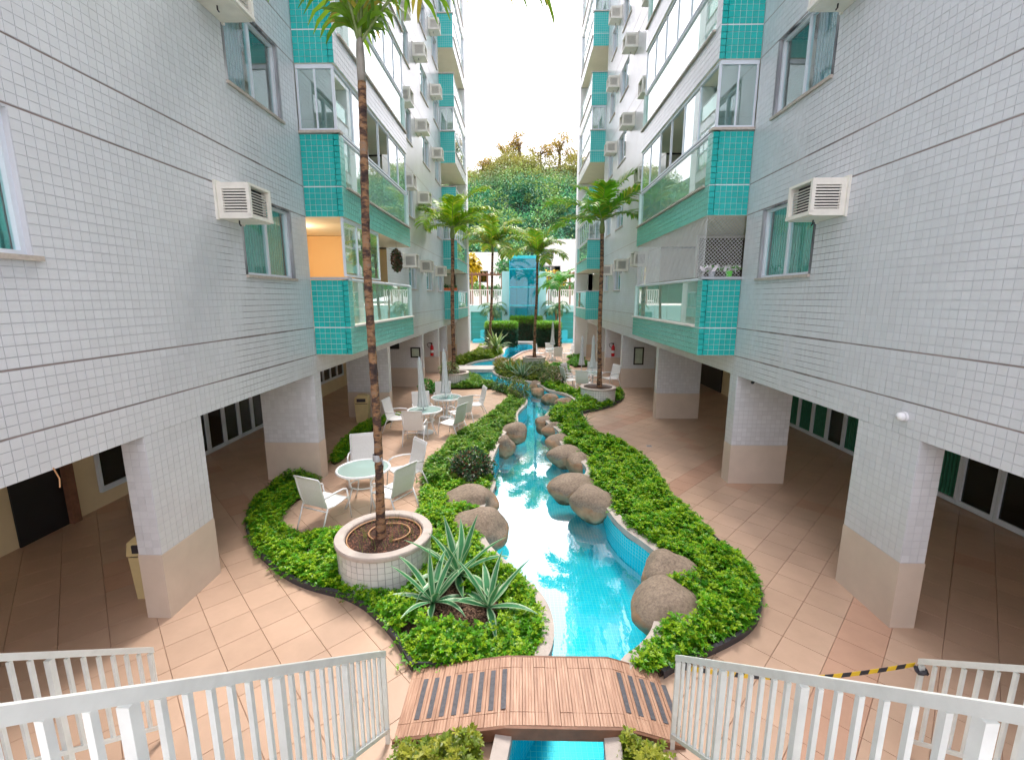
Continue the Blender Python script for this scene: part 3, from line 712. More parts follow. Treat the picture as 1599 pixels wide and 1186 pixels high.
for nm,(x0,x1,y0,y1),lb in (('slab_bridge',(-3.6,-1.2,24.2,25.6),'white stone slab crossing the pool beside the second left planter'),('slab_bridge',(-1.4,1.6,39.5,40.7),'far white stone slab crossing before the hedge')):
    t=thing(nm,((x0+x1)/2,(y0+y1)/2,0),lb,'bridge','stone slab crossings'); mb=MB(); mb.box(x0,x1,y0,y1,.06,.2); mb.build('slab','slab_white',t); mb=MB(); mb.box(x0,x1,y0-.03,y0-.002,.02,.17); mb.box(x0,x1,y1+.002,y1+.03,.02,.17); mb.build('edge','concrete',t)

PL=['largest and nearest round tiled planter with a palm, on the left bed','round tiled planter on the left by the stone slab crossing','round tiled planter on the right bed with a palm','round tiled planter in the middle island behind the pool','far left round tiled planter near the hedge']
rng=random.Random(9)
for i,(cx,cy) in enumerate(PLANTERS):
    t=thing('round_planter',(cx,cy,0),PL[i],'planter','round tiled palm planters')
    mb=MB(); mb.lathe([(.665,-.02),(.665,.54)],cx,cy,48,close=False); mb.build('body','grout_planter',t)
    mb=MB(); n=44; rows=6; jt=.007
    for k in range(n):
        for r in range(rows):
            a0=2*math.pi*k/n+jt/1.3; a1=2*math.pi*(k+1)/n-jt/1.3; z0=.0+r*.09+jt/2; z1=z0+.09-jt; r0,r1=.664,.67; v=rng.uniform(.93,1.04)
            q=[(cx+rr*math.cos(a),cy+rr*math.sin(a),z) for rr in (r0,r1) for a,z in ((a0,z0),(a1,z0),(a1,z1),(a0,z1))]
            mb.add(q,[(4,5,6,7),(0,1,5,4),(1,2,6,5),(2,3,7,6),(3,0,4,7)],(v,v,v))
    tag(mb.build('wall_tiles','tile_planter',t),kind='stuff')
    mb=MB(); mb.lathe([(.66,.542),(.695,.545),(.7,.56),(.7,.6),(.69,.615),(.57,.615),(.555,.6),(.555,.5)],cx,cy,56,close=False); mb.build('rim','concrete',t)
    mb=MB(); mb.lathe([(.56,.53),(.4,.55),(.2,.57),(.001,.58)],cx,cy,32,close=False); mb.build('soil','soil',t,True)
    if i==0:
        mb=MB(); mb.tube([(cx+.53*math.cos(a),cy+.53*math.sin(a),.565) for a in [2*math.pi*q/40 for q in range(40)]],.011,6,closed=True)
        mb.tube([(cx+.06+.3*math.cos(a),cy+.05+.26*math.sin(a),.59) for a in [-1.2+5.3*q/30 for q in range(31)]],.011,6); mb.build('drip_hose','hose',t,True)
        # bark chips
        mb=MB()
        for _ in range(900):
            a=rng.uniform(0,6.283); rr=.52*math.sqrt(rng.random()); px,py=cx+rr*math.cos(a),cy+rr*math.sin(a); z=.585-.05*rr/.5; th=rng.uniform(0,3.14); l=rng.uniform(.012,.04); w=rng.uniform(.005,.012); dz=rng.uniform(-.01,.014)
            c_,s_=math.cos(th),math.sin(th); k=rng.random(); col=(.06+.16*k,.025+.07*k,.02+.035*k)
            mb.add([(px-c_*l+s_*w,py-s_*l-c_*w,z-dz),(px+c_*l+s_*w,py+s_*l-c_*w,z+dz),(px+c_*l-s_*w,py+s_*l+c_*w,z+dz+.006),(px-c_*l-s_*w,py-s_*l+c_*w,z-dz+.006)],[(0,1,2,3)],col)
        tag(mb.build('bark_chips','mulch_mat',t),kind='stuff')
        mb=MB()
        for _ in range(60):
            a=rng.uniform(0,6.283); rr=rng.uniform(.2,.52); px,py=cx+rr*math.cos(a),cy+rr*math.sin(a); h_=rng.uniform(.05,.2); l=rng.uniform(-.05,.05); m_=rng.uniform(-.05,.05)
            mb.add([(px-.004,py,.55),(px+.004,py,.55),(px+l,py+m_,.58+h_)],[(0,1,2)],(.2,.25,.06))
        tag(mb.build('weeds','leaf',t),kind='stuff')

# boulders: name, x, y (middle), width, depth, height above water, bank, extra
def noise3(p,seed):
    q=p*1.0
    from mathutils import noise as nz
    return nz.noise(Vector(q)+Vector((seed*7.1,seed*3.3,seed)))
BO=[(-1.02,8.3,1.05,.95,.62,.3),(-.75,7.3,1.0,.85,.66,.1),(-.42,11.9,.5,.5,.6,0),(-.2,13.1,.8,.75,.6,.2),(-.8,13.0,.5,.4,.36,.2),
    (.82,14.35,.62,.7,.5,.2),(1.08,13.6,.78,.7,.52,.1),(1.12,12.25,.75,.7,.48,-.3),(1.22,11.2,.9,.85,.58,.1),(1.55,10.6,.7,.7,.52,.4),
    (1.18,9.15,1.05,.8,.56,.2),(1.5,8.35,.85,.8,.66,-.2),(2.22,6.02,.85,.8,.66,.2),(1.93,5.2,.98,.86,.68,.3),
    (.75,20.7,.75,.6,.5,0),(1.1,20.4,.6,.5,.46,.4),(.8,19.7,.65,.55,.38,0),(1.22,18.25,.68,.55,.4,.2),(1.72,17.45,.7,.6,.42,.5),(-1.35,29.6,.9,.7,.5,0)]
BOL=['left bank boulder beside the bushy shrub, behind the rounder one','rounded left bank boulder nearest the spiky plants','narrow pointed boulder against the left pool edge','broad boulder on the left bank just past the pointed one','low flat boulder half hidden in the left ground cover',
 'farther of the two right bank boulders below the inlet','darker right bank boulder next to the small white coping gap','leaning boulder at the back of the right bank trio','largest boulder of the right bank trio','nearest boulder of the right bank trio, touching the hedge',
 'long flat boulder on the right bank across from the shrub','round boulder at the start of the curved blue pool wall','boulder at the near end of the blue pool wall, by the right bed','biggest near boulder behind the curved coping by the wooden bridge',
 'farthest boulder of the cluster under the flowering shrub','small boulder of the cluster beside the flowering shrub','low front boulder of the cluster under the flowering shrub','left boulder standing in the pool inlet','right boulder standing in the pool inlet','small boulder in the far pool behind the slab crossing']
for i,(x,y,w,d,h,rz) in enumerate(BO):
    bm=bmesh.new(); bmesh.ops.create_icosphere(bm,subdivisions=4,radius=1)
    for v in bm.verts:
        p=v.co.copy(); k=1+.32*noise3(p*.9,i+1)+.07*noise3(p*2.2,i+30)+.02*noise3(p*6,i+60)
        sx=1.0 if p.z<0 else 1-.12*p.z
        v.co=Vector((p.x*w*.54*k*sx,p.y*d*.56*k*sx,(p.z*(h*.52) if p.z>0 else p.z*.35)*k))
        v.co.x+=.12*w*max(0,v.co.z)*math.sin(i*2.1)
    for v in bm.verts: v.co.z+=h*.38-.0
    for f in bm.faces: f.smooth=True
    me=bpy.data.meshes.new('boulder'); bm.to_mesh(me); bm.free(); me.materials.append(M['boulder'])
    ob=link('boulder',me); ob.location=(x,y,WZ); ob.rotation_euler=(0,0,rz); tag(ob,BOL[i],'boulder','boulders along the pool banks')

# ------------------------------------------------------------------ stairs and railings in front of the camera
mb=MB(); mb.box(-4.4,4.5,-6,.25,2.2,2.4); tag(mb.build('platform','slab_white'),kind='structure')
SL=math.tan(R(39.7))
for side,(xa,xb) in (('left',(-3.28,-1.2)),('right',(1.36,3.45))):
    st=thing('staircase',((xa+xb)/2,1.8,0),f'pale {side} staircase coming down between its two railings','staircase','staircases to the court')
    n=14
    for i in range(n):
        mb=MB(); y1=3.1-i*(2.85/n); mb.box(xa-.1,xb+.1,y1-2.85/n+.001,y1,max(0,i*2.2/n-.2),(i+1)*2.2/n); mb.build('step','slab_white',st)
for lb,x in (('inner left stair railing in the foreground, its post beside the bridge',-1.2),('outer left stair railing by the arcade pillar',-3.28),('inner right stair railing in the foreground, tied with striped tape',1.38),('outer right stair railing holding the end of the striped tape',3.46)):
    t=thing('stair_railing',(x,3.42,0),lb,'railing','white stair railings')
    ye,yn=3.42,.1; zt=lambda y:.95+(ye-y)*SL; zb=lambda y:.12+(ye-y)*SL
    def slant(z,h0,h1,w):
        mb=MB(); mb.add([(x-w,ye+.02,z(ye)-h0),(x+w,ye+.02,z(ye)-h0),(x+w,yn,z(yn)-h0),(x-w,yn,z(yn)-h0),(x-w,ye+.02,z(ye)+h1),(x+w,ye+.02,z(ye)+h1),(x+w,yn,z(yn)+h1),(x-w,yn,z(yn)+h1)],[(4,5,6,7),(1,0,4,5),(2,1,5,6),(3,2,6,7),(0,3,7,4),(0,1,2,3)]); return mb
    slant(zt,.056,0,.023).build('handrail','rail_paint',t); slant(zb,.02,.02,.018).build('bottom_rail','rail_paint',t)
    y=ye; i=0
    while y>yn:
        w=.034 if i%7==0 and i else .02; dpt=.022 if w<.03 else .03
        if i==0: w=.02
        mb=MB(); lo=zb(y)+.018; 
        if i%7==0: lo=max(-.001,(ye-y-.35)*SL*.98) if i else 0
        hx=.02 if i%7==0 else .0115; mb.box(x-hx,x+hx,y-w/2*1.15,y+w/2*1.15,lo,zt(y)-.05); mb.build('post' if i%7==0 else 'baluster','rail_paint',t); y-=.108; i+=1
# striped tape
t=thing('barrier_tape',(2.4,3.4,.85),'yellow and black striped tape tied between the two right railings','tape')
A=Vector((1.4,3.4,.86)); Bv=Vector((3.44,3.47,.86)); n=26
for i in range(n):
    p=A.lerp(Bv,i/n); q=A.lerp(Bv,(i+1)/n); p.z-=.12*math.sin(math.pi*i/n); q.z-=.12*math.sin(math.pi*(i+1)/n)
    mb=MB(); hh=.022; mb.add([(p.x,p.y,p.z-hh),(q.x,q.y,q.z-hh),(q.x+.012,q.y,q.z+hh),(p.x+.012,p.y,p.z+hh),(p.x,p.y+.003,p.z-hh),(q.x,q.y+.003,q.z-hh),(q.x+.012,q.y+.003,q.z+hh),(p.x+.012,p.y+.003,p.z+hh)],[(0,1,2,3),(7,6,5,4),(0,4,5,1),(3,2,6,7)])
    mb.build('yellow_stripe' if i%2 else 'black_stripe','tape_yellow' if i%2 else 'tape_black',t)
mb=MB(); mb.tube([(3.46+.036*math.cos(a),3.42+.036*math.sin(a),.85+.01*math.sin(3*a)) for a in [6.283*q/12 for q in range(12)]],.018,6,closed=True); mb.tube([(3.47,3.45,.86),(3.52,3.46,.84)],.015,6); mb.build('knot','tape_black',t)

# ------------------------------------------------------------------ patio furniture
def chair_proto():
    t=thing('patio_chair',(0,0,0),'x','chair'); W=.27
    # faces +Y ; seat centre at origin
    seat=[(-.24,.42),(-.1,.4),(.08,.415),(.22,.44),(.27,.425)]     # y,z
    back=[(-.24,.42),(-.29,.58),(-.34,.78),(-.37,.95),(-.4,1.0)]
    for nm,pr in (('seat_sling',seat),('back_sling',back)):
        mb=MB(); n=len(pr); vs=[(s*W*.93,y,z) for s in (-1,1) for y,z in pr]+[(s*W*.93,y+(.0 if nm=='seat_sling' else .008),z-(.008 if nm=='seat_sling' else 0)) for s in (-1,1) for y,z in pr]
        fs=[]
        for i in range(n-1): fs+=[(i,i+1,n+i+1,n+i),(2*n+n+i,2*n+n+i+1,2*n+i+1,2*n+i)]
        mb.add(vs,fs); mb.build(nm,'sling',t)
    for s in (-1,1):
        mb=MB(); mb.tube([(s*W,y,z) for y,z in back[::-1]]+[(s*W,y,z-.005) for y,z in seat[1:]],.014,8); mb.build('side_frame','chair_white',t,True)
        mb=MB(); mb.tube([(s*(W+.015),-.3,.62),(s*(W+.03),-.1,.645),(s*(W+.03),.12,.64),(s*(W+.02),.22,.6)],.017,8); mb.build('armrest','chair_white',t,True)
        mb=MB(); mb.tube([(s*(W+.02),.22,.6),(s*(W+.02),.25,.42),(s*(W+.02),.3,0)],.014,8); mb.build('leg','chair_white',t,True)
        mb=MB(); mb.tube([(s*(W+.015),-.24,.44),(s*(W+.015),-.33,.22),(s*(W+.015),-.42,0)],.014,8); mb.build('leg','chair_white',t,True)
    mb=MB(); mb.tube([(-W,-.4,1.0),(W,-.4,1.0)],.013,8); mb.tube([(-W,-.26,.36),(W,-.26,.36)],.012,6); mb.tube([(-W,.25,.4),(W,.25,.4)],.012,6); mb.build('crossbar','chair_white',t,True)
    return t
def table_proto():
    t=thing('patio_table',(0,0,0),'x','table')
    mb=MB(); r=.5; mb.tube([(r*math.cos(a),r*math.sin(a),.715) for a in [6.283185*q/40 for q in range(40)]],.024,8,closed=True); mb.build('rim','chair_white',t,True)
    mb=MB(); mb.lathe([(.001,.712),(.49,.712),(.49,.722),(.001,.722)],0,0,40,close=False); mb.build('glass_top','glass_table',t)
    for k in range(4):
        a=math.pi/4+k*math.pi/2; c,s=math.cos(a),math.sin(a); mb=MB(); mb.tube([(c*.45,s*.45,.7),(c*.3,s*.3,.55),(c*.26,s*.26,.35),(c*.33,s*.33,.15),(c*.42,s*.42,0)],.017,8); mb.build('leg','chair_white',t,True)
    mb=MB(); mb.tube([(.27*math.cos(a),.27*math.sin(a),.4) for a in [6.283185*q/24 for q in range(24)]],.012,6,closed=True); mb.build('brace_ring','chair_white',t,True)
    return t
cp=chair_proto(); tpz=table_proto(); cf=tf=True
TB=[((-3.08,8.3),'nearest glass topped patio table on the left, behind the big planter'),((-2.86,13.0),'middle left patio table with a closed parasol through it'),((-2.5,14.75),'farther left patio table behind the parasol table'),((3.2,20.0),'right patio table behind the right planter'),((2.15,29.4),'far patio table beside the hedge on the right')]
CH=[[(-3.5,7.5,'back to the camera, near the curved bed'),(-2.42,7.95,'on its right, closest to the pool'),(-2.45,9.0,'at its far right corner'),(-3.45,9.3,'on the far side, facing the camera')],
    [(-3.72,13.2,'on the left side, seen from the side'),(-2.95,12.1,'in front, back to the camera'),(-2.02,12.75,'on the right side'),(-3.15,13.95,'on the far side behind the parasol')],
    [(-2.8,15.75,'on the far side, facing the camera'),(-1.95,13.95,'in front, back to the camera'),(-1.6,15.1,'on the right side, nearest the pool')],
    [(2.35,20.75,'at the far left corner'),(2.2,19.9,'on the left side'),(2.75,19.1,'in front, back to the camera'),(4.1,20.3,'on the right side, against the arcade'),(3.4,21.0,'on the far side')],
    [(1.25,29.8,'on the left side'),(2.3,28.35,'in front, back to the camera'),(3.1,29.75,'on the right side'),(2.0,30.4,'on the far side')]]
TN=['nearest left table','left parasol table','farther left table','right table behind the planter','far table by the hedge']
for i,((tx,ty),lb) in enumerate(TB):
    a=tpz if tf else copytree(tpz); tf=False; a.location=(tx,ty,0); a.rotation_euler=(0,0,.3*i); tag(a,lb,'table','round patio tables')
    for j,(x,y,w) in enumerate(CH[i]):
        c=cp if cf else copytree(cp); cf=False
        c.location=(x,y,0); ang=math.atan2(ty-y,tx-x)-math.pi/2+random.uniform(-.18,.18); c.rotation_euler=(0,0,ang); tag(c,f'white chair at the {TN[i]}, {w}','chair','white patio chairs')
def parasol(x,y,h,lb,lean=0,base=True,col='canvas'):
    t=thing('closed_parasol',(x,y,0),lb,'parasol','closed pale parasols')
    mb=MB(); mb.tube([(x,y,0),(x-lean,y,h)],.019,8); mb.build('pole','alu_white',t,True)
    mb=MB(); prof=[(.03,h-.02),(.05,h-.1),(.065,h-.5),(.085,h-.95),(.13,h-1.35),(.15,h-1.42),(.06,h-1.4)]; n=40; vs=[];fs=[]
    for (r,z) in prof:
        for k in range(n):
            a=2*math.pi*k/n; rr=r*(1+.22*math.cos(a*8)+.08*math.sin(a*3+z*4)); vs.append((x-lean*z/h+rr*math.cos(a),y+rr*math.sin(a),z))
    for i in range(len(prof)-1):
        for k in range(n): fs.append((i*n+k,i*n+(k+1)%n,(i+1)*n+(k+1)%n,(i+1)*n+k)[::-1])
    mb.add(vs,fs); mb.build('folded_canopy',col,t,True)
    mb=MB(); mb.lathe([(.028,h-.03),(.03,h+.02),(.012,h+.06),(.001,h+.09)],x-lean,y,12); mb.build('finial','alu_white',t,True)
    mb=MB(); mb.lathe([(.24,0),(.24,.05),(.06,.09),(.04,.25),(.001,.25)],x,y,20); mb.build('base','chair_white',t,True)
parasol(-2.86,13.0,2.25,'closed pale parasol through the middle left patio table',.12)
parasol(-2.5,14.75,2.3,'closed pale parasol through the farther left patio table',.05)
parasol(3.25,20.0,2.35,'slim closed parasol at the right patio table beside the palm trunk')
parasol(3.1,22.6,2.1,'darker closed parasol standing between the right patios')
parasol(2.1,29.4,2.45,'closed parasol at the far patio table before the hedge')

# ------------------------------------------------------------------ bins, extinguishers, frames, small wall things
def bin_(x,y,lb,rz):
    t=thing('litter_bin',(x,y,0),lb,'litter bin','beige litter bins',rz); w=.21
    def bx(nm,mat,*a):
        mb=MB(); mb.box(*a); ob=mb.build(nm,mat); ob.parent=t; return ob
    mb=MB(); vs=[(-w*.9,-w*.9,0),(w*.9,-w*.9,0),(w*.9,w*.9,0),(-w*.9,w*.9,0),(-w,-w,.62),(w,-w,.62),(w,w,.62),(-w,w,.62)]; mb.add(vs,[(4,5,6,7),(0,1,5,4),(1,2,6,5),(2,3,7,6),(3,0,4,7)]); ob=mb.build('body','bin_beige'); ob.parent=t
    bx('gap','ac_dark',-w*.92,w*.92,-w*.92,w*.92,.62,.645)
    mb=MB(); w2=w*1.05; vs=[(-w2,-w2,.645),(w2,-w2,.645),(w2,w2,.645),(-w2,w2,.645),(-w*.97,-w*.97,.83),(w*.97,-w*.97,.83),(w*.97,w*.97,.83),(-w*.97,w*.97,.83),(-w*.6,-w*.6,.9),(w*.6,-w*.6,.9),(w*.6,w*.6,.9),(-w*.6,w*.6,.9)]
    mb.add(vs,[(8,9,10,11)]+[(i,(i+1)%4,4+(i+1)%4,4+i) for i in range(4)]+[(4+i,4+(i+1)%4,8+(i+1)%4,8+i) for i in range(4)]); ob=mb.build('lid','bin_beige'); ob.parent=t
    bx('flap','ac_dark',-w*.66,w*.66,-w2-.008,-w*.95,.69,.8)
bin_(-5.2,14.3,'beige litter bin with dark flap beside the palm trunk in the left arcade',.15)
bin_(-5.0,5.55,'beige litter bin half hidden behind the nearest left pillar',.1)
def extinguisher(x,y,lb):
    t=thing('fire_extinguisher',(x,y,1.0),lb,'fire extinguisher','fire extinguishers')
    mb=MB(); mb.lathe([(.085,.95),(.09,1.0),(.09,1.42),(.07,1.5),(.03,1.54),(.03,1.58)],x,y,18); mb.build('cylinder','extinguisher_red',t,True)
    mb=MB(); mb.lathe([(.092,1.12),(.092,1.27)],x,y,18,close=False); mb.build('label_band','paint_white',t)
    mb=MB(); mb.box(x-.03,x+.03,y-.03,y+.03,1.58,1.64); mb.box(x-.13,x+.02,y-.012,y+.012,1.63,1.66); mb.build('valve','ac_dark',t)
    mb=MB(); mb.tube([(x,y-.05,1.6),(x-.14,y-.06,1.66),(x-.24,y-.06,1.6),(x-.2,y-.06,1.48),(x-.11,y-.09,1.4)],.016,6); mb.build('hose','ac_dark',t,True)
    mb=MB(); mb.box(x-.02,x+.02,y+.02,y+.115,1.3,1.5); mb.build('bracket','ac_dark',t)
extinguisher(-4.78,23.985,'red fire extinguisher on the left arcade wall'); extinguisher(4.95,23.985,'red fire extinguisher on the right arcade wall')
def frame(x0,x1,y,z0,z1,lb):
    t=thing('notice_frame',((x0+x1)/2,y,z0),lb,'notice frame','framed notices'); mb=MB(); q=.06
    mb.box(x0,x1,y-.04,y-.002,z0,z0+q); mb.box(x0,x1,y-.04,y-.002,z1-q,z1); mb.box(x0,x0+q,y-.04,y-.002,z0+q,z1-q); mb.box(x1-q,x1,y-.04,y-.002,z0+q,z1-q); mb.build('frame','black_frame',t)
    mb=MB(); mb.box(x0+q,x1-q,y-.015,y-.002,z0+q,z1-q); mb.build('sheet','paper',t)
frame(-5.0,-4.55,20.2,1.35,1.82,'small black framed notice on the left arcade wall'); frame(5.1,5.55,20.2,1.05,1.85,'tall black framed notice on the right arcade wall')
t=thing('television',(-5.75,20.1,1.9),'black television hung in the left arcade beside the framed notice','television'); mb=MB(); mb.box(-5.95,-5.5,20.1,20.19,1.75,2.2); mb.build('screen','tv_black',t); mb=MB(); mb.box(-5.8,-5.65,20.185,20.2,1.9,2.1); mb.build('mount','black_frame',t)
# wall lamp on right wall, camera dome at the corner
t=thing('wall_lamp',(XR,5.25,2.62),'small round white lamp on the right wall above the pillar','lamp')
for nm,pr in (('base',[(.06,0),(.06,.03)]),('globe',[(.055,.03),(.052,.06),(.035,.085),(.001,.095)])):
    mb=MB(); n=18
    for i,(r,d) in enumerate(pr): pass
    vs=[(XR-.006-d,5.25+r*math.cos(6.283185*k/n),2.62+r*math.sin(6.283185*k/n)) for r,d in pr for k in range(n)]; mb.add(vs,[(i*n+k,i*n+(k+1)%n,(i+1)*n+(k+1)%n,(i+1)*n+k)[::-1] for i in range(len(pr)-1) for k in range(n)]); mb.build(nm,'paint_white',t,True)
t=thing('security_camera',(XR+.3,9.2,2.3),'small dark security camera under the right beam beside the pillar','camera'); mb=MB(); mb.tube([(XR+.2,9.15,2.3),(XR+.3,9.28,2.34)],.035,8); mb.build('body','ac_dark',t); mb=MB(); mb.tube([(XR+.3,9.28,2.34),(XR+.33,9.3,2.42)],.012,6); mb.build('arm','paint_white',t)
# loose cable on left wall
mb=MB(); mb.tube([(XL+.012,3.95,2.42),(XL+.02,3.98,2.3),(XL+.03,3.96,2.22)],.006,6); tag(mb.build('hanging_cable','hose'),'short pale cable hanging from the left wall edge','cable')
t=thing('floor_drain',(3.55,11.9,0),'small dark floor drain in the right paving','drain'); mb=MB(); mb.box(3.48,3.62,11.83,11.97,.0,.004); mb.build('frame','alu_grey',t); mb=MB()
for q in range(5): mb.box(3.495+q*.025,3.507+q*.025,11.845,11.955,.0042,.006)
mb.build('grate','ac_dark',t)
# wreath on left balcony
t=thing('wreath',(-4.3,13.4,5.2),'dark round wreath hanging in the left first balcony','wreath'); rng=random.Random(4)
V=[];F=[];C=[]
for i in range(900):
    a=rng.uniform(0,6.283); b=rng.uniform(0,6.283); rr=.24+.09*math.cos(b); p=np.array([-3.75+.09*math.sin(b),13.9+rr*math.cos(a),5.12+rr*math.sin(a)]); d=np.array([rng.gauss(0,1) for _ in range(3)])*.03; e=np.array([rng.gauss(0,1) for _ in range(3)])*.015
    k=len(V); V+=[p-d,p+e,p+d,p-e]; F.append((k,k+1,k+2,k+3)); C.append((.12,.05,.03) if rng.random()<.4 else (.03,.06,.02))
ob=link('needles',npmesh('wreath',V,F,C,'leaf_far'),t); tag(ob,kind='stuff')
mb=MB(); mb.tube([(-3.75,13.9+.24*math.cos(6.283*q/20),5.12+.24*math.sin(6.283*q/20)) for q in range(20)],.04,6,closed=True); mb.build('ring','bark',t,True)
mb=MB(); mb.tube([(-3.75,13.9,5.36),(-3.75,13.9,5.648)],.004,5); mb.build('string','bark',t)
# white plastic chairs on the left balcony
def plastic(x,y,lb,rz):
    t=thing('plastic_chair',(x,y,3.3),lb,'chair','plastic chairs on the balcony',rz)
    def bx(nm,vs,fs):
        mb=MB(); mb.add(vs,fs); ob=mb.build(nm,'plastic_chair'); ob.parent=t
    bf=[(4,5,6,7),(0,1,5,4),(1,2,6,5),(2,3,7,6),(3,0,4,7),(3,2,1,0)]
    bx('seat',[(-.22,-.2,.4),(.22,-.2,.4),(.24,.24,.42),(-.24,.24,.42),(-.22,-.2,.43),(.22,-.2,.43),(.24,.24,.45),(-.24,.24,.45)],bf)
    bx('backrest',[(-.2,-.22,.43),(.2,-.22,.43),(.2,-.19,.43),(-.2,-.19,.43),(-.22,-.36,.88),(.22,-.36,.88),(.22,-.33,.88),(-.22,-.33,.88)],bf)
    for s in (-1,1):
        for e in (-1,1):
            X0,Y0=s*.21,e*.2; q=.03; bx('leg',[(X0*1.2-q,Y0*1.25-q,.0),(X0*1.2+q,Y0*1.25-q,.0),(X0*1.2+q,Y0*1.25+q,.0),(X0*1.2-q,Y0*1.25+q,.0),(X0-q,Y0-q,.41),(X0+q,Y0-q,.41),(X0+q,Y0+q,.41),(X0-q,Y0+q,.41)],bf)
        bx('armrest',[(s*.25-.03,-.28,.62),(s*.25+.03,-.28,.62),(s*.25+.03,.22,.6),(s*.25-.03,.22,.6),(s*.25-.03,-.28,.65),(s*.25+.03,-.28,.65),(s*.25+.03,.22,.63),(s*.25-.03,.22,.63)],bf)
plastic(-4.15,11.9,'white plastic chair behind the left balcony glass, nearer one',1.2); plastic(-4.2,13.3,'white plastic chair behind the left balcony glass, farther one',1.9)
# flowers and net on the right first balcony
for i,(x,y) in enumerate(((4.0,9.72),(4.35,9.7))):
    t=thing('flower_pot',(x,y,4.445),['white orchid in a grey pot on the right balcony parapet','white flower in a green pot on the right balcony parapet'][i],'flower pot','potted flowers on the parapet')
    mb=MB(); mb.lathe([(.05,4.44),(.07,4.56),(.06,4.56)],x,y,14); mb.build('pot','pot_green' if i else 'alu_grey',t)
    V=[];F=[];C=[]; rg=random.Random(i)
    for _ in range(60):
        p=np.array([x,y,4.62])+np.array([rg.gauss(0,.1),rg.gauss(0,.05),rg.gauss(0,.03)]); d=np.array([rg.gauss(0,1) for _ in range(3)])*.03; e=np.array([rg.gauss(0,1) for _ in range(3)])*.03; k=len(V); V+=[p-d,p+e,p+d,p-e]; F.append((k,k+1,k+2,k+3)); C.append((.85,.8,.86) if rg.random()<.75 else (.1,.3,.05))
    tag(link('blossoms',npmesh('blossoms',V,F,C,'leaf_far'),t),kind='stuff')
t=thing('wall_panel',(5.5,12.36,4.0),'dark mottled planted panel on the right first balcony wall','wall panel'); mb=MB(); mb.box(4.72,6.25,12.34,12.395,4.0,5.56); mb.build('panel','moss_panel',t)
t=thing('safety_net',(3.85,9.65,4.45),'fine white diagonal safety net closing the right first balcony','net'); mb=MB()
def wire(a,b,r=.004):
    a=Vector(a);b=Vector(b); d=(b-a).normalized(); u=d.orthogonal().normalized(); v=d.cross(u); vs=[]
    for p in (a,b):
        for k in range(3): vs.append(p+(u*math.cos(2.094*k)+v*math.sin(2.094*k))*r)
    mb.add(vs,[(0,1,4,3),(1,2,5,4),(2,0,3,5)])
def net(P,Q,W_,H_):   # P(u,v) maps to space
    s=.075
    for k in range(int(-(H_/s))-1,int(W_/s)+2):
        for sg in (1,-1):
            u0=k*s if sg>0 else k*s+H_; v0=0; u1=u0+sg*H_; v1=H_
            if sg>0:
                if u0<0: v0-=u0; u0=0
                if u1>W_: v1-=(u1-W_); u1=W_
            else:
                if u0>W_: v0+=u0-W_; u0=W_
                if u1<0: v1+=u1; u1=0
            if v1-v0>.02 and u0<=W_+1e-6 and u0>=-1e-6: wire(P(u0,v0),P(u1,v1))
net(lambda u,v:(XR-u-.01,9.66,4.45+v),0,.78,1.19)
net(lambda u,v:(XR-.76,9.66+u,4.45+v),0,5.5,1.19)
mb.build('net','net_white',t)
t=thing('planter_box',(-4.0,26.5,4.45),'orange planter box on the left far balcony','planter box'); mb=MB(); mb.box(-4.5,-3.7,26.42,26.6,4.443,4.6); mb.build('box','orange_box',t)
V=[];F=[];C=[]; rg=random.Random(8)
for _ in range(200):
    p=np.array([rg.uniform(-4.5,-3.7),26.5,4.66])+np.array([0,rg.gauss(0,.06),rg.gauss(0,.06)]); d=np.array([rg.gauss(0,1) for _ in range(3)])*.04; e=np.array([rg.gauss(0,1) for _ in range(3)])*.02; k=len(V); V+=[p-d,p+e,p+d,p-e]; F.append((k,k+1,k+2,k+3)); C.append((.04,.14,.03))
tag(link('foliage',npmesh('foliage',V,F,C,'leaf_far'),t),kind='stuff')

# ------------------------------------------------------------------ vegetation
def unit(v): return v/np.maximum(np.linalg.norm(v,axis=-1,keepdims=True),1e-6)
def leaves(P,D,L,W,col,fold=.25,rng=None,droop=.0):
    """leaf quads: base P, direction D, length L, width W -> diamond of 4 verts"""
    n=len(P); up=np.tile(np.array([0,0,1.]),(n,1)); S=unit(np.cross(D,up)+rng.normal(0,.15,(n,3))); Nn=unit(np.cross(S,D))
    mid=P+D*(L*.5)[:,None]; tip=P+D*L[:,None]-np.array([0,0,1.])*(droop*L)[:,None] if droop is not None else P+D*L[:,None]
    a=mid+S*(W*.5)[:,None]+Nn*(W*fold*.5)[:,None]; b=mid-S*(W*.5)[:,None]+Nn*(W*fold*.5)[:,None]
    V=np.stack([P,a,tip,b],1).reshape(-1,3); F=np.arange(n*4).reshape(-1,4); return V,F,col
def merge(parts):
    V=[];F=[];C=[];b=0
    for v,f,c in parts: V.append(v); F.append(f+b); C.append(c); b+=len(v)
    return np.concatenate(V),np.concatenate(F),np.concatenate(C)
def smoothnoise(x,y,seed,freq):
    r=np.random.default_rng(seed); s=0
    for k in range(6):
        a=r.uniform(0,6.283); f=freq*r.uniform(.6,1.9); s=s+np.sin(x*math.cos(a)*f+y*math.sin(a)*f+r.uniform(0,6.283))
    return s/6
def edgedist(x,y,poly):
    d=np.full(x.shape,9.)
    n=len(poly)
    for i in range(n):
        ax,ay=poly[i-1]; bx,by=poly[i]; dx,dy=bx-ax,by-ay; L2=dx*dx+dy*dy or 1e-9
        t=np.clip(((x-ax)*dx+(y-ay)*dy)/L2,0,1); d=np.minimum(d,np.hypot(x-ax-t*dx,y-ay-t*dy))
    return d
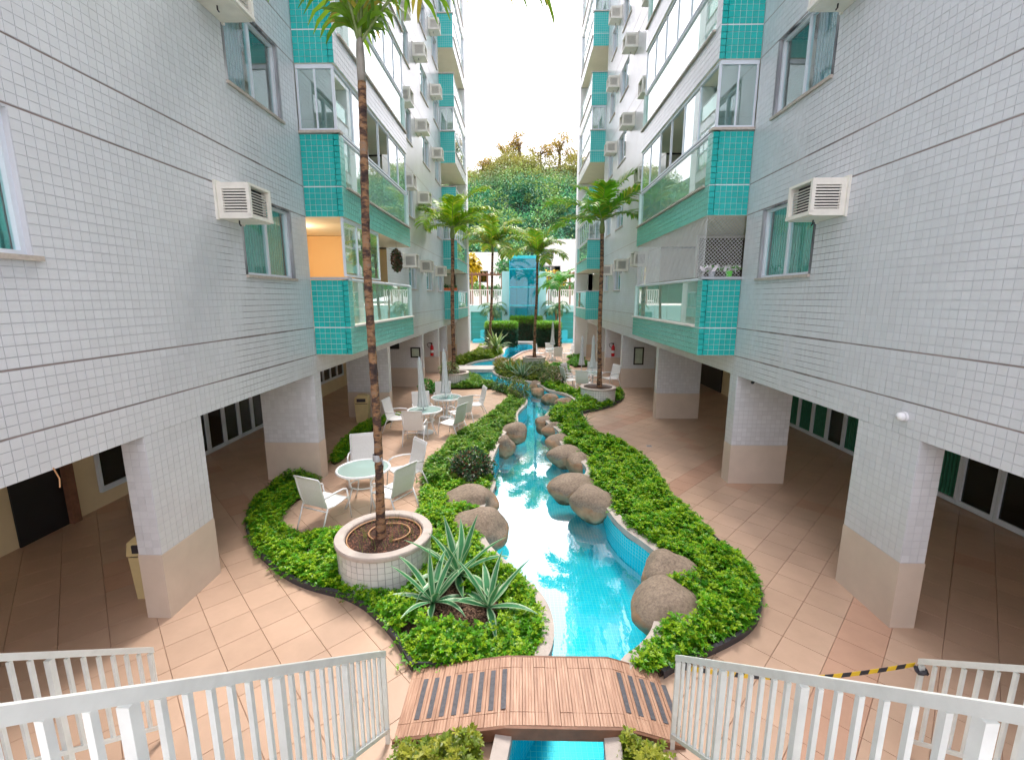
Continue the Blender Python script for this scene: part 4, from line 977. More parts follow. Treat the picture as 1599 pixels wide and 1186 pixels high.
def groundcover(name,poly,dens,size,hgt,seed,label,excl=(),ymin=-9,ymax=99,hues=((.055,.26,.01),(.18,.5,.015),(.5,.7,.03))):
    r=np.random.default_rng(seed); xs=[p[0] for p in poly]; ys=[max(ymin,min(ymax,p[1])) for p in poly]
    n=int((max(xs)-min(xs))*(max(ys)-min(ys))*dens); x=r.uniform(min(xs),max(xs),n); y=r.uniform(min(ys),max(ys),n)
    k=inpoly(x,y,poly)&~inpoly(x,y,POOLX)
    for ex,ey,er in excl: k&=np.hypot(x-ex,y-ey)>er*(1+.15*smoothnoise(x,y,3,9))
    x=x[k];y=y[k]; ed=np.clip(edgedist(x,y,poly)/.16,.0,1)
    g=smoothnoise(x,y,seed+1,7)+.6*smoothnoise(x,y,seed+2,17)
    k=(g>-.58+r.normal(0,.12,len(g))); x,y,ed,g=x[k],y[k],ed[k],g[k]; n=len(x)
    if n==0: return
    h=hgt*(.45+.55*ed)*(.75+.6*g)+r.normal(0,.1*hgt,n); h=np.maximum(h,.05)
    # 2 shoots per plant, rosette of 7 leaves each, plus lower leaves
    parts=[]
    dark,midc,lite=(np.array(q) for q in hues)
    for lv in range(3):
        m=[8,6,5][lv]; zf=[1.0,.72,.42][lv]
        base=np.stack([x+r.normal(0,.022,n)*(1+lv*.6),y+r.normal(0,.022,n)*(1+lv*.6),.03+h*zf],1)
        P=np.repeat(base,m,0); az=np.tile(np.arange(m)*2*math.pi/m,n)+np.repeat(r.uniform(0,6.28,n),m)+r.normal(0,.25,n*m)
        el=r.uniform(.1,.95,n*m) if lv==0 else r.uniform(-.2,.6,n*m)
        D=np.stack([np.cos(az)*np.cos(el),np.sin(az)*np.cos(el),np.sin(el)],1); L=size*r.uniform(.7,1.25,n*m)*np.repeat(r.uniform(.7,1.35,n),m); W=L*r.uniform(.36,.5,n*m)
        t=np.repeat(np.clip(.5+.35*g+r.normal(0,.25,n),0,1),m)[:,None]; u=r.random(n*m)[:,None]
        c=(dark*(1-t)+midc*t); c=c*(.75+.5*u)
        if lv==0:
            tip=(np.repeat(r.random(n),m)[:,None]<.55)*(.35+.5*u); c=c*(1-tip)+lite*tip
        if lv==2: c=np.where((u<.06),np.array([.3,.17,.06]),c)     # some dead leaves low down
        parts.append(leaves(P,D,L,W,np.broadcast_to(c,(n*m,3)),.3,r,.15))
    V,F,C=merge(parts); o=link(name,npmesh(name,V,F,C,'leaf')); tag(o,label,'ground cover',kind='stuff')
POOLX=offset(POOL,.1)
bo_ex=[(b[0],b[1],max(b[2],b[3])*.42) for b in BO]
AG=[(-.87,5.78,.62),(-1.12,5.2,.52),(-.4,5.12,.46)]
ex=bo_ex+[(px,py,.7) for px,py in PLANTERS]+[(-1.0,5.6,.28),(-1.0,5.1,.33),(-.55,5.05,.36),(-1.3,4.75,.13),(-1.0,9.5,.42)]
groundcover('ground_cover',BED_L,760,.046,.2,1,'leafy bright green ground cover filling the near left bed',ex,4.2,9.0)
groundcover('ground_cover',BED_L,420,.062,.24,2,'green ground cover between the left patios and the pool',ex,9.0,24,((.06,.22,.015),(.15,.4,.03),(.36,.5,.06)))
groundcover('ground_cover',BED_R,760,.048,.26,3,'leafy bright green ground cover filling the near right bed',ex,4.1,10)
groundcover('ground_cover',BED_R,400,.065,.26,4,'green ground cover along the far right bank around the right planter',ex,10,22)
groundcover('ground_cover',BED_S,420,.06,.22,5,'green ground cover strip along the left arcade pillars')
groundcover('ground_cover',BED_I,140,.1,.25,6,'low green ground cover on the middle island bed',ex,hues=((.08,.18,.02),(.2,.33,.04),(.42,.42,.06)))
groundcover('ground_cover',BED_W,170,.1,.5,7,'yellow green hedge plants on the far left bank',ex,hues=((.1,.26,.02),(.26,.42,.03),(.45,.5,.05)))
groundcover('ground_cover',BED_E,150,.1,.16,8,'green lawn strip right of the middle planter',hues=((.05,.25,.015),(.12,.42,.03),(.25,.5,.05)))
groundcover('ground_cover',BED_F,150,.1,.16,9,'green lawn strip along the far right arcade',hues=((.05,.25,.015),(.12,.42,.03),(.25,.5,.05)))
groundcover('ground_cover',BED_N,800,.05,.34,10,'yellow green bushes in the foreground left of the pool channel',hues=((.12,.2,.015),(.27,.36,.03),(.5,.5,.06)))
groundcover('ground_cover',BED_M,800,.05,.3,11,'yellow green bushes in the foreground right of the pool channel',hues=((.12,.2,.015),(.27,.36,.03),(.5,.5,.06)))

# bark chips and gravel under the spiky plants
rng=np.random.default_rng(12); n=2600; a=rng.uniform(0,6.283,n); rr=.55*np.sqrt(rng.random(n)); P=np.stack([-.85+rr*np.cos(a)*1.0,5.2+rr*np.sin(a)*.8,np.full(n,.04)+rng.uniform(0,.02,n)],1)
az=rng.uniform(0,6.28,n); D=np.stack([np.cos(az),np.sin(az),rng.normal(0,.2,n)],1); k=rng.random(n)[:,None]; C=np.array([.06,.028,.02])*(1-k)+np.array([.34,.2,.13])*k
V,F,C=leaves(P,D,rng.uniform(.025,.06,n),rng.uniform(.012,.025,n),C,.2,rng); tag(link('bark_mulch',npmesh('bark_mulch',V,F,C,'mulch_mat')),'brown bark mulch under the spiky variegated plants','mulch',kind='stuff')

def agave(x,y,z,size,n,seed,label,white=(.42,.58,.36),green=(.05,.23,.09),name='variegated_agave',upr=.9,wid=.075):
    t=thing(name,(x,y,z),label,'plant','spiky variegated plants'); r=random.Random(seed)
    for i in range(n):
        f=i/n; az=i*2.399+r.uniform(-.25,.25); el0=(.15+1.25*f)*upr+r.uniform(-.12,.12); L=size*(.72+.4*math.sin(f*2.6))*r.uniform(.85,1.12); W=wid*size*r.uniform(.85,1.15)
        bend=r.choice((.4,.9,1.2,1.8)); twist=r.uniform(-.05,.05)
        mb=MB(); segs=8; rows=[]; p=Vector((x,y,z+.03)); el=el0
        for s in range(segs+1):
            u=s/segs; d=Vector((math.cos(az)*math.cos(el),math.sin(az)*math.cos(el),math.sin(el))); sd=Vector((-math.sin(az),math.cos(az),0)); nn=sd.cross(d)*-1
            w=W*(.45+1.3*u if u<.4 else .97*(1-((u-.4)/.6)**1.7)+.0)
            w=max(w,.002); rows.append([p+sd*w*q+nn*abs(q)*w*.28 for q in (-1,-.62,0,.62,1)])
            p=p+d*(L/segs); az+=twist; el-=((.1+.35*(1-f))*(u**1.3)*.5+(.03 if f<.5 else 0))*bend
        for s in range(segs):
            for q in range(4):
                k=r.uniform(.9,1.1); c=white if q in (0,3) else green
                c=tuple(v*k for v in c); mb.add([rows[s][q],rows[s][q+1],rows[s+1][q+1],rows[s+1][q]],[(0,1,2,3)],c)
        mb.build('leaf','leaf_agave',t,True)
agave(-.87,5.78,.08,.84,19,1,'tallest variegated spiky plant, at the back beside the big planter')
agave(-1.12,5.2,.08,.68,15,2,'variegated spiky plant at the left front of the group')
agave(-.4,5.12,.08,.7,13,3,'variegated spiky plant at the right front, leaning over the pool edge')
agave(.1,22.0,.05,.95,26,4,'pale spiky plant on the island facing the pool',(.45,.55,.4),(.12,.25,.12))
agave(-.5,23.3,.05,.85,22,5,'green spiky plant on the island beside the slab crossing',(.2,.4,.12),(.08,.25,.05))
agave(-1.75,31.4,.55,1.35,30,6,'yellow green spiky plant in the far left planter',(.42,.5,.2),(.2,.32,.08))
agave(2.05,14.0,.05,.42,10,7,'small spiky plant in the right bed beside the paving',(.2,.35,.12),(.06,.2,.05))
agave(-3.9,19.3,.0,.5,16,8,'small dark spiky plant beside the left planter by the arcade',(.06,.25,.05),(.04,.2,.04))

def shrub(x,y,z,rx,ry,h,n,size,seed,label,hues,dead=0,name='shrub',grp='shrubs around the pool'):
    t=thing(name,(x,y,z),label,'shrub',grp); r=np.random.default_rng(seed)
    mb=MB()
    for i in range(9):
        a=i*2.4; e=Vector((x+rx*.55*math.cos(a),y+ry*.55*math.sin(a),z+h*(.55+.3*((i*7)%5)/5))); m=Vector((x,y,z)).lerp(e,.5)+Vector((0,0,.06)); mb.tube([(x,y,z-.02),m,e],[.014,.01,.005],5)
    mb.build('stems','bark',t)
    d=unit(r.normal(0,1,(n,3))); rad=r.uniform(.55,1,n)**.6; lum=1+.22*np.sin(d[:,0]*5+seed)*np.sin(d[:,1]*5)+.12*np.sin(d[:,2]*9)
    P=np.stack([x+d[:,0]*rx*rad*lum,y+d[:,1]*ry*rad*lum,z+h*.5+d[:,2]*h*.5*rad*lum],1); P[:,2]=np.maximum(P[:,2],z+.03)
    D=unit(d+r.normal(0,.55,(n,3))+np.array([0,0,.35])); L=size*r.uniform(.7,1.3,n)
    cl=np.array(hues); k=r.integers(0,len(cl),n); C=cl[k]*(.7+.6*r.random(n))[:,None]
    V,F,C=leaves(P,D,L,L*.45,C,.3,r,.2); tag(link('foliage',npmesh('foliage',V,F,C,'leaf'),t),kind='stuff')
G1=[(.02,.07,.03),(.03,.11,.04),(.05,.15,.05),(.07,.16,.06)]
shrub(-1.08,9.45,.03,.48,.5,.62,2600,.075,1,'dark bushy shrub with reddish tips on the left bank above the boulders',G1+[(.02,.05,.025),(.25,.09,.05)])
shrub(-.05,17.7,.03,.4,.65,.8,1500,.09,2,'tall yellow green shrub at the narrow of the left bank',[(.1,.2,.03),(.2,.28,.05),(.3,.28,.1),(.07,.15,.04)])
shrub(-.75,19.0,.03,.45,.3,.6,700,.09,3,'loose dark shrub on the left bank behind the patio edge',[(.03,.14,.04),(.08,.2,.05)])
shrub(1.55,20.4,.03,.65,.6,.9,2000,.1,4,'flowering pinkish green shrub beside the boulder cluster',[(.1,.2,.05),(.2,.27,.08),(.42,.33,.2),(.06,.14,.04)])
shrub(-.9,24.6,.03,.6,.7,.7,1300,.1,5,'yellow orange leaved shrub on the island by the slab crossing',[(.25,.3,.03),(.4,.38,.04),(.5,.3,.04),(.1,.22,.03)])
shrub(.7,23.0,.03,.7,.6,.7,1500,.1,6,'grey green shrub on the island below the middle planter',[(.1,.24,.08),(.2,.32,.14),(.3,.38,.2)])
shrub(-3.3,20.5,.52,.45,.45,.55,700,.1,7,'small pale shrub growing in the second left planter',[(.12,.22,.06),(.25,.33,.15),(.3,.3,.1)])
shrub(-4.0,18.8,.0,.35,.35,.55,800,.1,8,'bright green fern bush beside the left arcade',[(.03,.25,.02),(.08,.4,.03)])
def hedge(x0,x1,y0,y1,h,seed,label):
    t=thing('clipped_hedge',((x0+x1)/2,(y0+y1)/2,0),label,'hedge','clipped hedges before the lift tower'); r=np.random.default_rng(seed)
    mb=MB(); mb.box(x0+.12,x1-.12,y0+.12,y1-.12,-.02,h-.15); mb.build('stems','bark',t)
    n=int(((x1-x0)*(y1-y0)+2*h*((x1-x0)+(y1-y0)))*420); f=r.random(n); 
    P=np.stack([r.uniform(x0,x1,n),r.uniform(y0,y1,n),r.uniform(0,h,n)],1); k=r.integers(0,4,n)
    P[k==0,1]=y0; P[k==1,2]=h; P[k==2,0]=np.where(r.random((k==2).sum())<.5,x0,x1); P[k==3,1]=y0
    P+=r.normal(0,.06,(n,3)); D=unit(r.normal(0,.7,(n,3))+np.array([0,-.3,.4])); L=r.uniform(.09,.16,n)
    new=np.clip((P[:,2]-h*.72)/.25+r.normal(0,.2,n),0,1)[:,None]       # leaf colour blends to yellow-green near the top, dark green below
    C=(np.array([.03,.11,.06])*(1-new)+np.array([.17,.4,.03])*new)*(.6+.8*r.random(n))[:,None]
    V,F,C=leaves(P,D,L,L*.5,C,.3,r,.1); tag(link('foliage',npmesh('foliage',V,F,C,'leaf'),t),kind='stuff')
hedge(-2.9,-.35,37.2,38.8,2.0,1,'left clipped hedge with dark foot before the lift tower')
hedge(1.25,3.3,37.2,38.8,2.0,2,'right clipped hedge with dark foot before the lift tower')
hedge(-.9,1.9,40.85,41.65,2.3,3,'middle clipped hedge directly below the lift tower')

# ------------------------------------------------------------------ palms
def palm(base,top,r0,r1,nf,L,seed,label,droop=1.0,cols=((.08,.2,.02),(.2,.36,.03),(.36,.42,.05)),shaft=.55,tier=1.0,leafw=.052,shaftmat='palm_shaft',azs=None,els=None,leaflen=.42,dens=1.25,bulge=1.0):
    t=thing('palm_tree',base,label,'palm tree','palms along the court'); r=random.Random(seed); nr=np.random.default_rng(seed)
    b=Vector(base); e=Vector(top); H=(e-b).length; n=int(H/.055); pts=[];rs=[]
    for i in range(n+1):
        u=i/n; p=b.lerp(e,u)+Vector((.03*math.sin(u*5+seed),.03*math.cos(u*4+seed),0))*math.sin(u*math.pi)
        rr=r0+(r1-r0)*u+(.4*r0*math.exp(-u*18)); pts.append(p); rs.append(rr*(1.06 if i%4==0 else .97+r.uniform(-.015,.015)))
    pts[0]=b-Vector((0,0,.06)); mb=MB(); mb.tube(pts,rs,14); mb.build('trunk','palm_bark',t,True)
    mb=MB(); sp=[e+Vector((0,0,shaft*u)) for u in (0,.15,.35,.6,.85,1.0)]; mb.tube(sp,[r1*1.0,r1*(1+.35*bulge),r1*(1+.4*bulge),r1*(1+.15*bulge),r1*.85,r1*.5],12); mb.build('crownshaft',shaftmat,t,True)
    top_=e+Vector((0,0,shaft*.8)); cc=[np.array(c) for c in cols]
    for f in range(nf):
        az=azs[f] if azs else f*2.399+r.uniform(-.3,.3); el=els[f] if els else (1.25-1.05*tier*(f/nf)+r.uniform(-.12,.12)); Lf=L*r.uniform(.85,1.1)
        seg=16; p=np.array(top_); el_=el; pr=[];dr=[]
        for s in range(seg+1):
            d=np.array([math.cos(az)*math.cos(el_),math.sin(az)*math.cos(el_),math.sin(el_)]); pr.append(p.copy()); dr.append(d); p=p+d*Lf/seg; el_-=droop*(.05+.13*(s/seg)); az+=.006*math.sin(f)
        pr=np.array(pr); dr=np.array(dr)
        mb=MB(); mb.tube([tuple(q) for q in pr],[max(.004,.016*L/1.8*(1-.85*s/seg)) for s in range(seg+1)],5); fr=mb.build('frond',shaftmat if False else 'palm_shaft',t,True)
        m=int(34*dens*min(1.6,L/1.8)); u=np.linspace(.07,.995,m); idx=u*seg; i0=np.clip(idx.astype(int),0,seg-1); fr_=(idx-i0)[:,None]
        P=pr[i0]*(1-fr_)+pr[i0+1]*fr_; D0=unit(dr[i0]*(1-fr_)+dr[i0+1]*fr_); sd=unit(np.cross(D0,np.array([0,0,1.]))); up=unit(np.cross(sd,D0))
        parts=[]
        for sgn in (-1,1):
            ll=leaflen*L/1.8*(.35+.95*np.sin(np.clip(u*1.02,0,1)*math.pi*.86)**.8)*nr.uniform(.85,1.12,m); ll=np.maximum(ll,.05)
            dd=unit(sd*sgn*.95+D0*(.5+.5*u[:,None])+up*(.32+nr.normal(0,.14,(m,1))))
            g=np.array([0,0,-1.])
            q1=P+dd*(ll*.45)[:,None]; d2=unit(dd+g*(.5*droop)); q2=q1+d2*(ll*.32)[:,None]; d3=unit(d2+g*(.7*droop)); q3=q2+d3*(ll*.25)[:,None]
            wv=unit(np.cross(dd,up))*(leafw*L/1.8*.5); t_=nr.random(m)[:,None]; c=cc[0]*(1-t_)+cc[1]*t_; yy=(nr.random(m)[:,None]<.22); c=np.where(yy,cc[2]*(.7+.5*t_),c)
            V=np.stack([P-wv*.6,P+wv*.6,q1+wv,q1-wv,q2+wv*.8,q2-wv*.8,q3+wv*.12,q3-wv*.12],1).reshape(-1,3); k=np.arange(m)[:,None]*8
            F=np.concatenate([k+np.array([[0,1,2,3]]),k+np.array([[3,2,4,5]]),k+np.array([[5,4,6,7]])],0); parts.append((V,F,np.concatenate([c,c,c],0)))
        V,F,C=merge(parts); ob=link('leaflets',npmesh('leaflets',V,F,C,'leaf'),fr); tag(ob,kind='stuff')
palm((-2.03,6.0,.56),(-1.95,6.0,6.6),.06,.049,8,2.5,1,'tallest palm in the big near planter, its crown cut by the top of the picture',1.0,((.08,.2,.015),(.2,.36,.02),(.4,.34,.05)),.5,1.0,.05,'palm_shaft_red',
     azs=[.12,2.7,4.2,5.6,3.3,1.3,2.0,4.9,.7],els=[1.0,1.38,1.3,1.42,1.3,1.4,1.25,1.45,1.35],leaflen=.5,dens=.42,bulge=.15)
palm((-3.13,20.7,.56),(-3.05,20.7,6.6),.095,.075,10,2.3,2,'left palm in the planter by the slab crossing',.7,((.14,.32,.012),(.3,.52,.02),(.5,.56,.04)))
palm((3.1,17.35,.56),(3.0,17.35,6.35),.085,.07,10,2.1,3,'right palm in the planter before the right patio',.65,((.08,.3,.015),(.2,.48,.02),(.4,.5,.04)))
palm((.82,26.45,.56),(.95,26.45,6.0),.09,.07,11,2.2,4,'palm in the middle planter standing before the lift tower',.75,((.1,.28,.02),(.24,.46,.03),(.5,.48,.05)))
palm((-2.2,31.95,.56),(-1.95,31.95,7.1),.1,.08,11,2.9,5,'far left palm beside the lift tower',.8,((.12,.28,.02),(.28,.46,.03),(.55,.5,.06)))
palm((3.1,36.0,-.02),(3.05,36.0,4.6),.09,.07,10,2.2,6,'short palm on the right before the white fence',1.0,((.03,.24,.03),(.08,.36,.05),(.2,.42,.06)))
palm((-2.6,41.6,-.02),(-2.55,41.6,2.5),.1,.08,12,1.6,7,'low feathery palm left of the lift tower',1.3,((.05,.16,.07),(.1,.26,.12),(.2,.34,.16)))
palm((3.3,41.6,-.02),(3.25,41.6,2.6),.1,.08,12,1.6,8,'low feathery palm right of the lift tower',1.3,((.05,.16,.07),(.1,.26,.12),(.2,.34,.16)))
# tie band on the nearest trunk
t=thing('trunk_tie',(-2.02,6.0,1.78),'grey strap tied around the nearest palm trunk','strap'); mb=MB(); mb.lathe([(.064,1.74),(.07,1.75),(.07,1.83),(.064,1.84)],-2.014,6.0,20,close=False); mb.build('band','alu_grey',t)
mb=MB(); mb.tube([(-1.955,5.97,1.8),(-1.93,5.95,1.74),(-1.925,5.95,1.7)],.01,6); mb.build('loose_end','alu_grey',t)

# ------------------------------------------------------------------ far end: garden wall, lift tower, fence, pergola, houses
YB=43.0
t=thing('garage_wall',(0,YB,0),'pale end wall with teal garage doors behind the hedge','wall')
mb=MB(); mb.box(-9,9.6,YB,YB+.4,2.75,3.35); mb.box(-9,-4.75,YB,YB+.4,0,2.75); mb.box(-3.2,-2.85,YB,YB+.4,0,2.75); mb.box(-1.7,2.4,YB,YB+.4,0,2.75); mb.box(3.55,3.85,YB,YB+.4,0,2.75); mb.box(5.3,9.6,YB,YB+.4,0,2.75); mb.build('wall','wall_cyan',t)
for a,b in ((-4.75,-3.2),(-2.85,-1.7),(2.4,3.55),(3.85,5.3)):
    mb=MB(); mb.box(a+.01,b-.01,YB+.12,YB+.2,0,2.74); d=mb.build('garage_door','garage_teal',t); mb=MB()
    for i in range(5): mb.box(a+.02,b-.02,YB+.11,YB+.118,.3+i*.5,.32+i*.5)
    mb.build('door_rib','blue_paint',d)
for lb,(a,b) in (('low bright blue block left of the hedge',(-4.4,-3.0)),('low bright blue block right of the hedge',(3.5,5.0))):
    t=thing('blue_block',((a+b)/2,41.5,0),lb,'block','blue blocks at the end wall'); mb=MB(); mb.box(a,b,40.9,42.4,0,.25); mb.build('lower_step','blue_paint',t); mb=MB(); mb.box(a+.7 if a<0 else a,b if a<0 else b-.7,41.2,42.2,.252,1.1); mb.build('upper_step','blue_paint',t)
mb=MB(); mb.box(-60,60,YB+.4,75,-1.1,3.3); tag(mb.build('terrace_ground','slab_white'),kind='structure')
t=thing('white_fence',(0,YB+.15,3.36),'white picket fence on the end wall beside the lift tower','fence')
for a,b in ((-5.3,-1.75),(2.5,5.6)):
    mb=MB(); mb.box(a,b,YB+.14,YB+.2,4.75,4.83); mb.build('top_rail','paint_white',t); mb=MB(); mb.box(a,b,YB+.14,YB+.2,3.4,3.46); mb.build('bottom_rail','paint_white',t); x=a+.05
    mb0=MB(); mb0.box(-.045,.045,YB+.15,YB+.19,3.462,4.748); me=mb0.mesh('picket','paint_white')
    while x<b:
        ob=link('picket',me,t); ob.location=(x,0,0); x+=.2
# lift tower
t=thing('lift_tower',(.3,YB-1,0),'blue glass lift tower with pale flank walls at the end of the court','lift tower')
x0,x1=-1.05,1.62
mb=MB(); mb.box(-1.75,x0-.02,YB-.6,YB-.05,0,6.45); mb.build('flank_wall','wall_cyan',t); mb=MB(); mb.box(x1+.02,2.35,YB-.6,YB-.05,0,6.45); mb.build('flank_wall','wall_cyan',t)
mb=MB(); mb.box(x0,x1,YB-.1,YB-.02,0,7.5); mb.build('back_wall','blue_paint',t)
mb=MB(); mb.box(x0,x1,YB-1.2,YB-.02,7.55,7.8); mb.build('roof','blue_paint',t)
zs=[.02,1.7,3.35,5.0,6.6,7.55]
for a,b in zip(zs,zs[1:]):
    mb=MB(); mb.box(x0+.04,x1-.04,YB-1.19,YB-1.17,a+.05,b-.02); mb.build('glass_pane','glass_elevator',t)
    for x in (x0,x1-.02): mb=MB(); mb.box(x,x+.02,YB-1.16,YB-.62,a+.05,b-.02); mb.build('glass_pane','glass_elevator',t)
    mb=MB(); mb.box(x0-.01,x1+.01,YB-1.23,YB-1.15,a-.03,a+.05); mb.build('transom','blue_paint',t)
for x in (x0-.01,x1-.03): mb=MB(); mb.box(x,x+.045,YB-1.22,YB-1.165,0,7.55); mb.build('mullion','blue_paint',t)
plain('lift_steel',(.03,.1,.25),.4,.1,4)
for x in (-.45,.9):
    mb=MB(); mb.box(x,x+.14,YB-.6,YB-.4,0,6.6); mb.build('guide_rail','lift_steel',t)
mb=MB(); mb.box(-.3,.9,YB-.7,YB-.35,5.6,5.75); mb.box(-.3,.9,YB-.7,YB-.35,5.85,5.95); mb.box(.35,.65,YB-.7,YB-.4,6.1,6.45); mb.build('machinery','lift_steel',t)
mb=MB(); mb.box(-.3,.85,YB-1.0,YB-.45,.7,3.0); mb.build('cabin','blue_paint',t); mb=MB(); mb.box(-.25,.8,YB-1.02,YB-1.005,1.0,2.0); mb.build('cabin_panel','lift_steel',t)
# pergola
for lb,xs,by in (('brown timber pergola left of the lift tower behind the fence',(-4.9,-4.1,-3.35,-1.9),6.25),('brown timber pergola right of the lift tower behind the fence',(2.8,3.9,4.9,5.6),6.3)):
    t=thing('pergola',((xs[0]+xs[-1])/2,46,3.3),lb,'pergola','timber pergolas')
    for x in xs: mb=MB(); mb.box(x-.08,x+.08,45.9,46.06,3.29,by); mb.build('post','brown_wood',t)
    mb=MB(); mb.box(xs[0]-.4,xs[-1]+.4,45.88,46.08,by+.002,by+.17); mb.build('beam','brown_wood',t)
    for i in range(9):
        x=xs[0]+i*(xs[-1]-xs[0])/8; mb=MB(); mb.box(x-.04,x+.04,45.2,47.5,by+.172,by+.3); mb.build('rafter','brown_wood',t)
glass('glass_house',(.3,.45,.5),.1)
def house(lb,x0,x1,y0,y1,z0,z1,wins,roof=None):
    t=thing('house',((x0+x1)/2,y0,z0),lb,'house','houses below the hill'); mb=MB()
    for a,b,c,d in cells(x0,x1,z0,z1,wins): mb.add([(a,y0,c),(b,y0,c),(b,y0,d),(a,y0,d)],[(0,1,2,3)])
    mb.box(x0,x1,y0+.5,y1,z0,z1); mb.box(x0,x0+.02,y0+.001,y0+.5,z0,z1); mb.box(x1-.02,x1,y0+.001,y0+.5,z0,z1); mb.build('wall','house_white',t)
    mb=MB(); mb.box(x0-.2,x1+.2,y0-.25,y1,z1+.002,z1+.25); mb.build('roof',roof or 'house_white',t)
    for a,b,c,d in wins:
        f=MB(); q=.08; f.box(a,b,y0+.1,y0+.2,c,c+q); f.box(a,b,y0+.1,y0+.2,d-q,d); n=max(2,int((b-a)/1.2)+1)
        for i in range(n): xx=a+i*(b-a-q)/(n-1); f.box(xx,xx+q,y0+.1,y0+.2,c+q,d-q)
        fo=f.build('window','alu_white',t); g=MB(); g.box(a,b,y0+.15,y0+.16,c,d); g.build('pane','glass_house',fo); g=MB(); g.box(a,b,y0+.4,y0+.45,c,d); g.build('interior_shade','room_shade',fo)  # near-black sheet paints the shade behind each house window
house('white house with wide windows right of the lift tower, below the hill',2.2,9.5,60,66,3.3,11.2,[(2.6,5.2,5.8,8.2),(2.5,4.3,9.0,10.3)])
house('white house with a covered terrace left of the lift tower, below the hill',-8,-1.9,60,66,3.3,9.6,[(-6.9,-4.2,6.0,7.6)])

# trees
def tree(x,y,z,h,rx,n,size,seed,label,cols,name='tree',grp='trees on the hill',flat=.75,mat='leaf_far',droop=.1,clumps=14):
    t=thing(name,(x,y,z),label,'tree',grp); r=np.random.default_rng(seed); mb=MB(); top=Vector((x,y,z+h*.62)); mb.tube([(x,y,z-1.0),(x+.02*h,y,z+h*.3),top],[.035*h,.028*h,.014*h],8)
    cen=[]
    for i in range(clumps):
        a=r.uniform(0,6.283); q=math.sqrt(r.random()); c=Vector((x+rx*.75*q*math.cos(a),y+rx*.75*q*math.sin(a),z+h*(.5+.42*r.random()*(1-.4*q)))); cen.append(c)
        s=Vector((x,y,z+h*r.uniform(.3,.55))); mb.tube([s,s.lerp(c,.55)+Vector((0,0,.03*h)),c],[.013*h,.009*h,.004*h],5)
    mb.build('trunk','bark',t)
    cen=np.array(cen); k=r.integers(0,clumps,n); d=unit(r.normal(0,1,(n,3)))*(r.random(n)**.4)[:,None]; R_=rx*.34*r.uniform(.7,1.2,clumps)
    P=cen[k]+d*R_[k][:,None]*np.array([1,1,flat]); D=unit(d+r.normal(0,.5,(n,3))); L=size*r.uniform(.6,1.4,n); cl=np.array(cols); C=cl[r.integers(0,len(cl),n)]*(.7+.6*r.random(n))[:,None]
    V,F,C=leaves(P,D,L,L*.6,C,.2,r,droop); tag(link('crown',npmesh('crown',V,F,C,mat),t),kind='stuff')
GOLD=[(.5,.36,.01),(.62,.45,.015),(.42,.34,.02)]
tree(-6.1,54,3.3,6.2,1.6,1500,.5,31,'golden yellow tree beside the left house',GOLD,'golden_tree','golden trees by the houses',.9,droop=.5)
tree(3.6,56,3.3,4.6,1.9,1500,.5,32,'golden yellow tree in front of the right house',GOLD,'golden_tree','golden trees by the houses',.7,droop=.5)
tree(-4.4,50,3.3,2.6,1.3,900,.25,33,'round bush behind the left pergola',[(.08,.22,.05),(.15,.3,.05)],'bush','bushes behind the fence',.8)
tree(-2.6,50,3.3,2.2,1.2,900,.25,34,'low dark bush behind the left fence, nearest the tower',[(.05,.16,.06),(.1,.22,.07)],'bush','bushes behind the fence',.8)
tree(3.6,50,3.3,2.4,1.3,900,.25,35,'dark bush behind the right pergola, nearer the tower',[(.04,.15,.05),(.1,.22,.06)],'bush','bushes behind the fence',.8)
tree(5.3,49,3.3,2.6,1.3,900,.25,36,'bush behind the right pergola, beside the apartment block',[(.06,.2,.05),(.12,.26,.05)],'bush','bushes behind the fence',.8)
tree(-.6,57,3.3,6.8,2.6,2200,.35,37,'leafy green tree rising behind the lift tower',[(.08,.3,.1),(.14,.36,.1),(.05,.22,.1)],'tree','trees behind the lift tower',.8)
tree(1.9,59,3.3,6.2,2.2,1800,.35,38,'second green tree behind the lift tower, beside the right house',[(.1,.3,.12),(.05,.22,.1)],'tree','trees behind the lift tower',.8)
# hill with forest
def hz(x,y):
    u=np.clip((y-66)/66,0,1.15); return 3.0+33.5*(u**.85)+2.2*np.sin(x*.11+1)*u+1.2*np.sin(x*.31+y*.07)+.03*x
xs=np.linspace(-95,95,60); ys=np.linspace(66,190,50); gx,gy=np.meshgrid(xs,ys); gz=hz(gx,gy)-np.clip((gy-136)/54,0,1)**1.2*20
V=np.stack([gx.ravel(),gy.ravel(),gz.ravel()],1); nx=len(xs); F=[[j*nx+i,j*nx+i+1,(j+1)*nx+i+1,(j+1)*nx+i] for j in range(len(ys)-1) for i in range(nx-1)]
tag(link('hill',npmesh('hill',V,np.array(F),np.ones((len(F),3)),'hill_soil')),kind='structure')
r=np.random.default_rng(77); nc=620; cx=r.uniform(-34,34,nc); cy=67+69*r.random(nc); cz=hz(cx,cy); rad=r.uniform(1.2,3.6,nc); hgt=r.uniform(.8,3.6,nc)
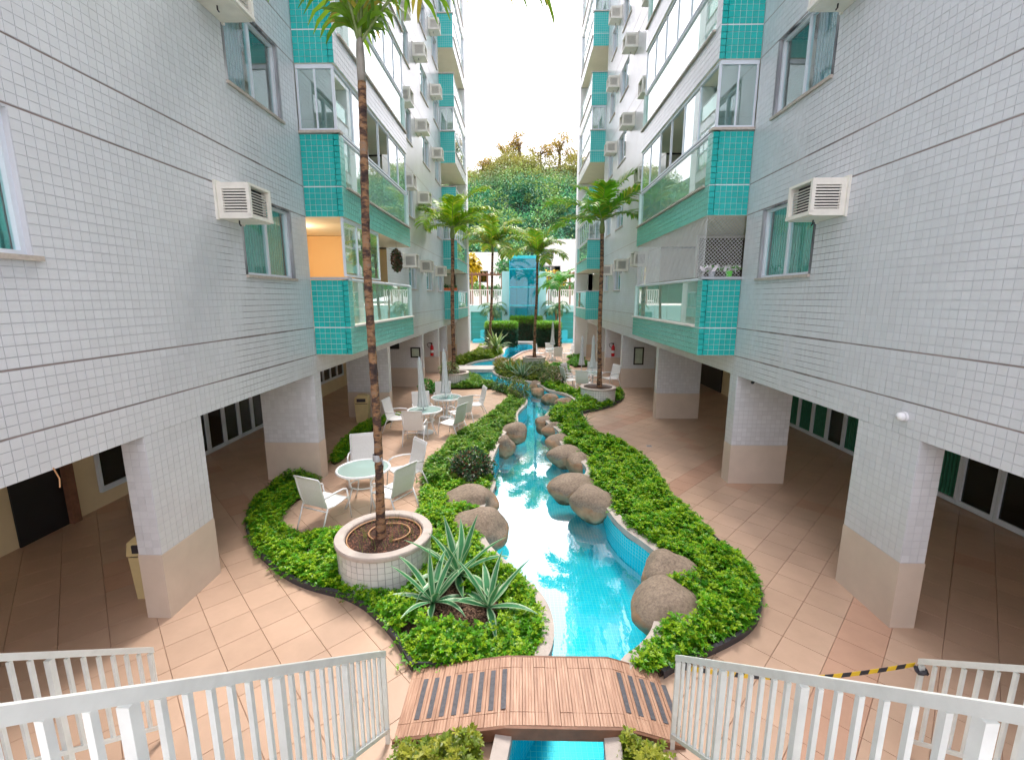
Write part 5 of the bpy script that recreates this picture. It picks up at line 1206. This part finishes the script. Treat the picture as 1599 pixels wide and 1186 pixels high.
m=330; k=np.repeat(np.arange(nc),m); d=unit(r.normal(0,1,(nc*m,3))); d[:,2]=np.abs(d[:,2])-.3; d=unit(d)
lump=1+.22*np.sin(d[:,0]*6+k)*np.sin(d[:,1]*5+k*1.7)+.16*np.sin(d[:,2]*8+k*.6); rr=(.72+.34*r.random(nc*m))*lump
P=np.stack([cx[k]+d[:,0]*rad[k]*rr,cy[k]+d[:,1]*rad[k]*rr,cz[k]+hgt[k]+d[:,2]*rad[k]*rr*1.05],1)
D=unit(d+r.normal(0,.7,d.shape)); L=r.uniform(.25,.6,nc*m)
pal=np.array([(.05,.25,.13),(.07,.33,.16),(.14,.38,.14),(.03,.16,.1),(.24,.42,.12),(.2,.33,.08),(.1,.3,.18)]); tone=r.integers(0,len(pal),nc)  # brightened leaf tones, distance haze put into the colour
C=pal[tone][k]*(.6+.8*r.random(nc*m))[:,None]; hi=np.clip((P[:,2]-27)/11,0,1)[:,None]*.75; C=C*(1-hi)+np.array([.42,.34,.07])*hi*(.6+.8*r.random((nc*m,1)))  # leaves turn orange towards the crest: backlight painted into the colour
V,F,C=leaves(P,D,L,L*.62,C,.2,r,.15); tag(link('hillside_forest',npmesh('hillside_forest',V,F,C,'leaf_far')),'dense blue green forest covering the steep hill','forest',kind='stuff')
OR=[(.55,.34,.04),(.45,.32,.06),(.32,.3,.07)]  # orange crest leaves, the glow of backlight put into their colour
for i,(x,h,rx,lb) in enumerate(((-9.6,6.5,3.0,'leftmost lone tree on the hill crest'),(-3.8,8.0,3.6,'broad tree on the hill crest, second from left'),(-.4,11.0,2.8,'tall upright tree on the hill crest above the lift tower'),(5.2,10,4.2,'wide open tree on the hill crest, right of the tall one'),(10.3,12.5,3.8,'tallest flat topped tree on the hill crest, at the right'),(14.5,5.5,3.0,'low tree on the hill crest beside the right block'),(-13.6,4.5,2.6,'low tree on the hill crest beside the left block'))):
    y=131; tree(x,y,float(hz(np.array(x),np.array(y))),h,rx,750,.5,50+i,lb,OR,'crest_tree','trees on the hill crest',.55,clumps=13)
scene.render.resolution_x=1024; scene.render.resolution_y=759
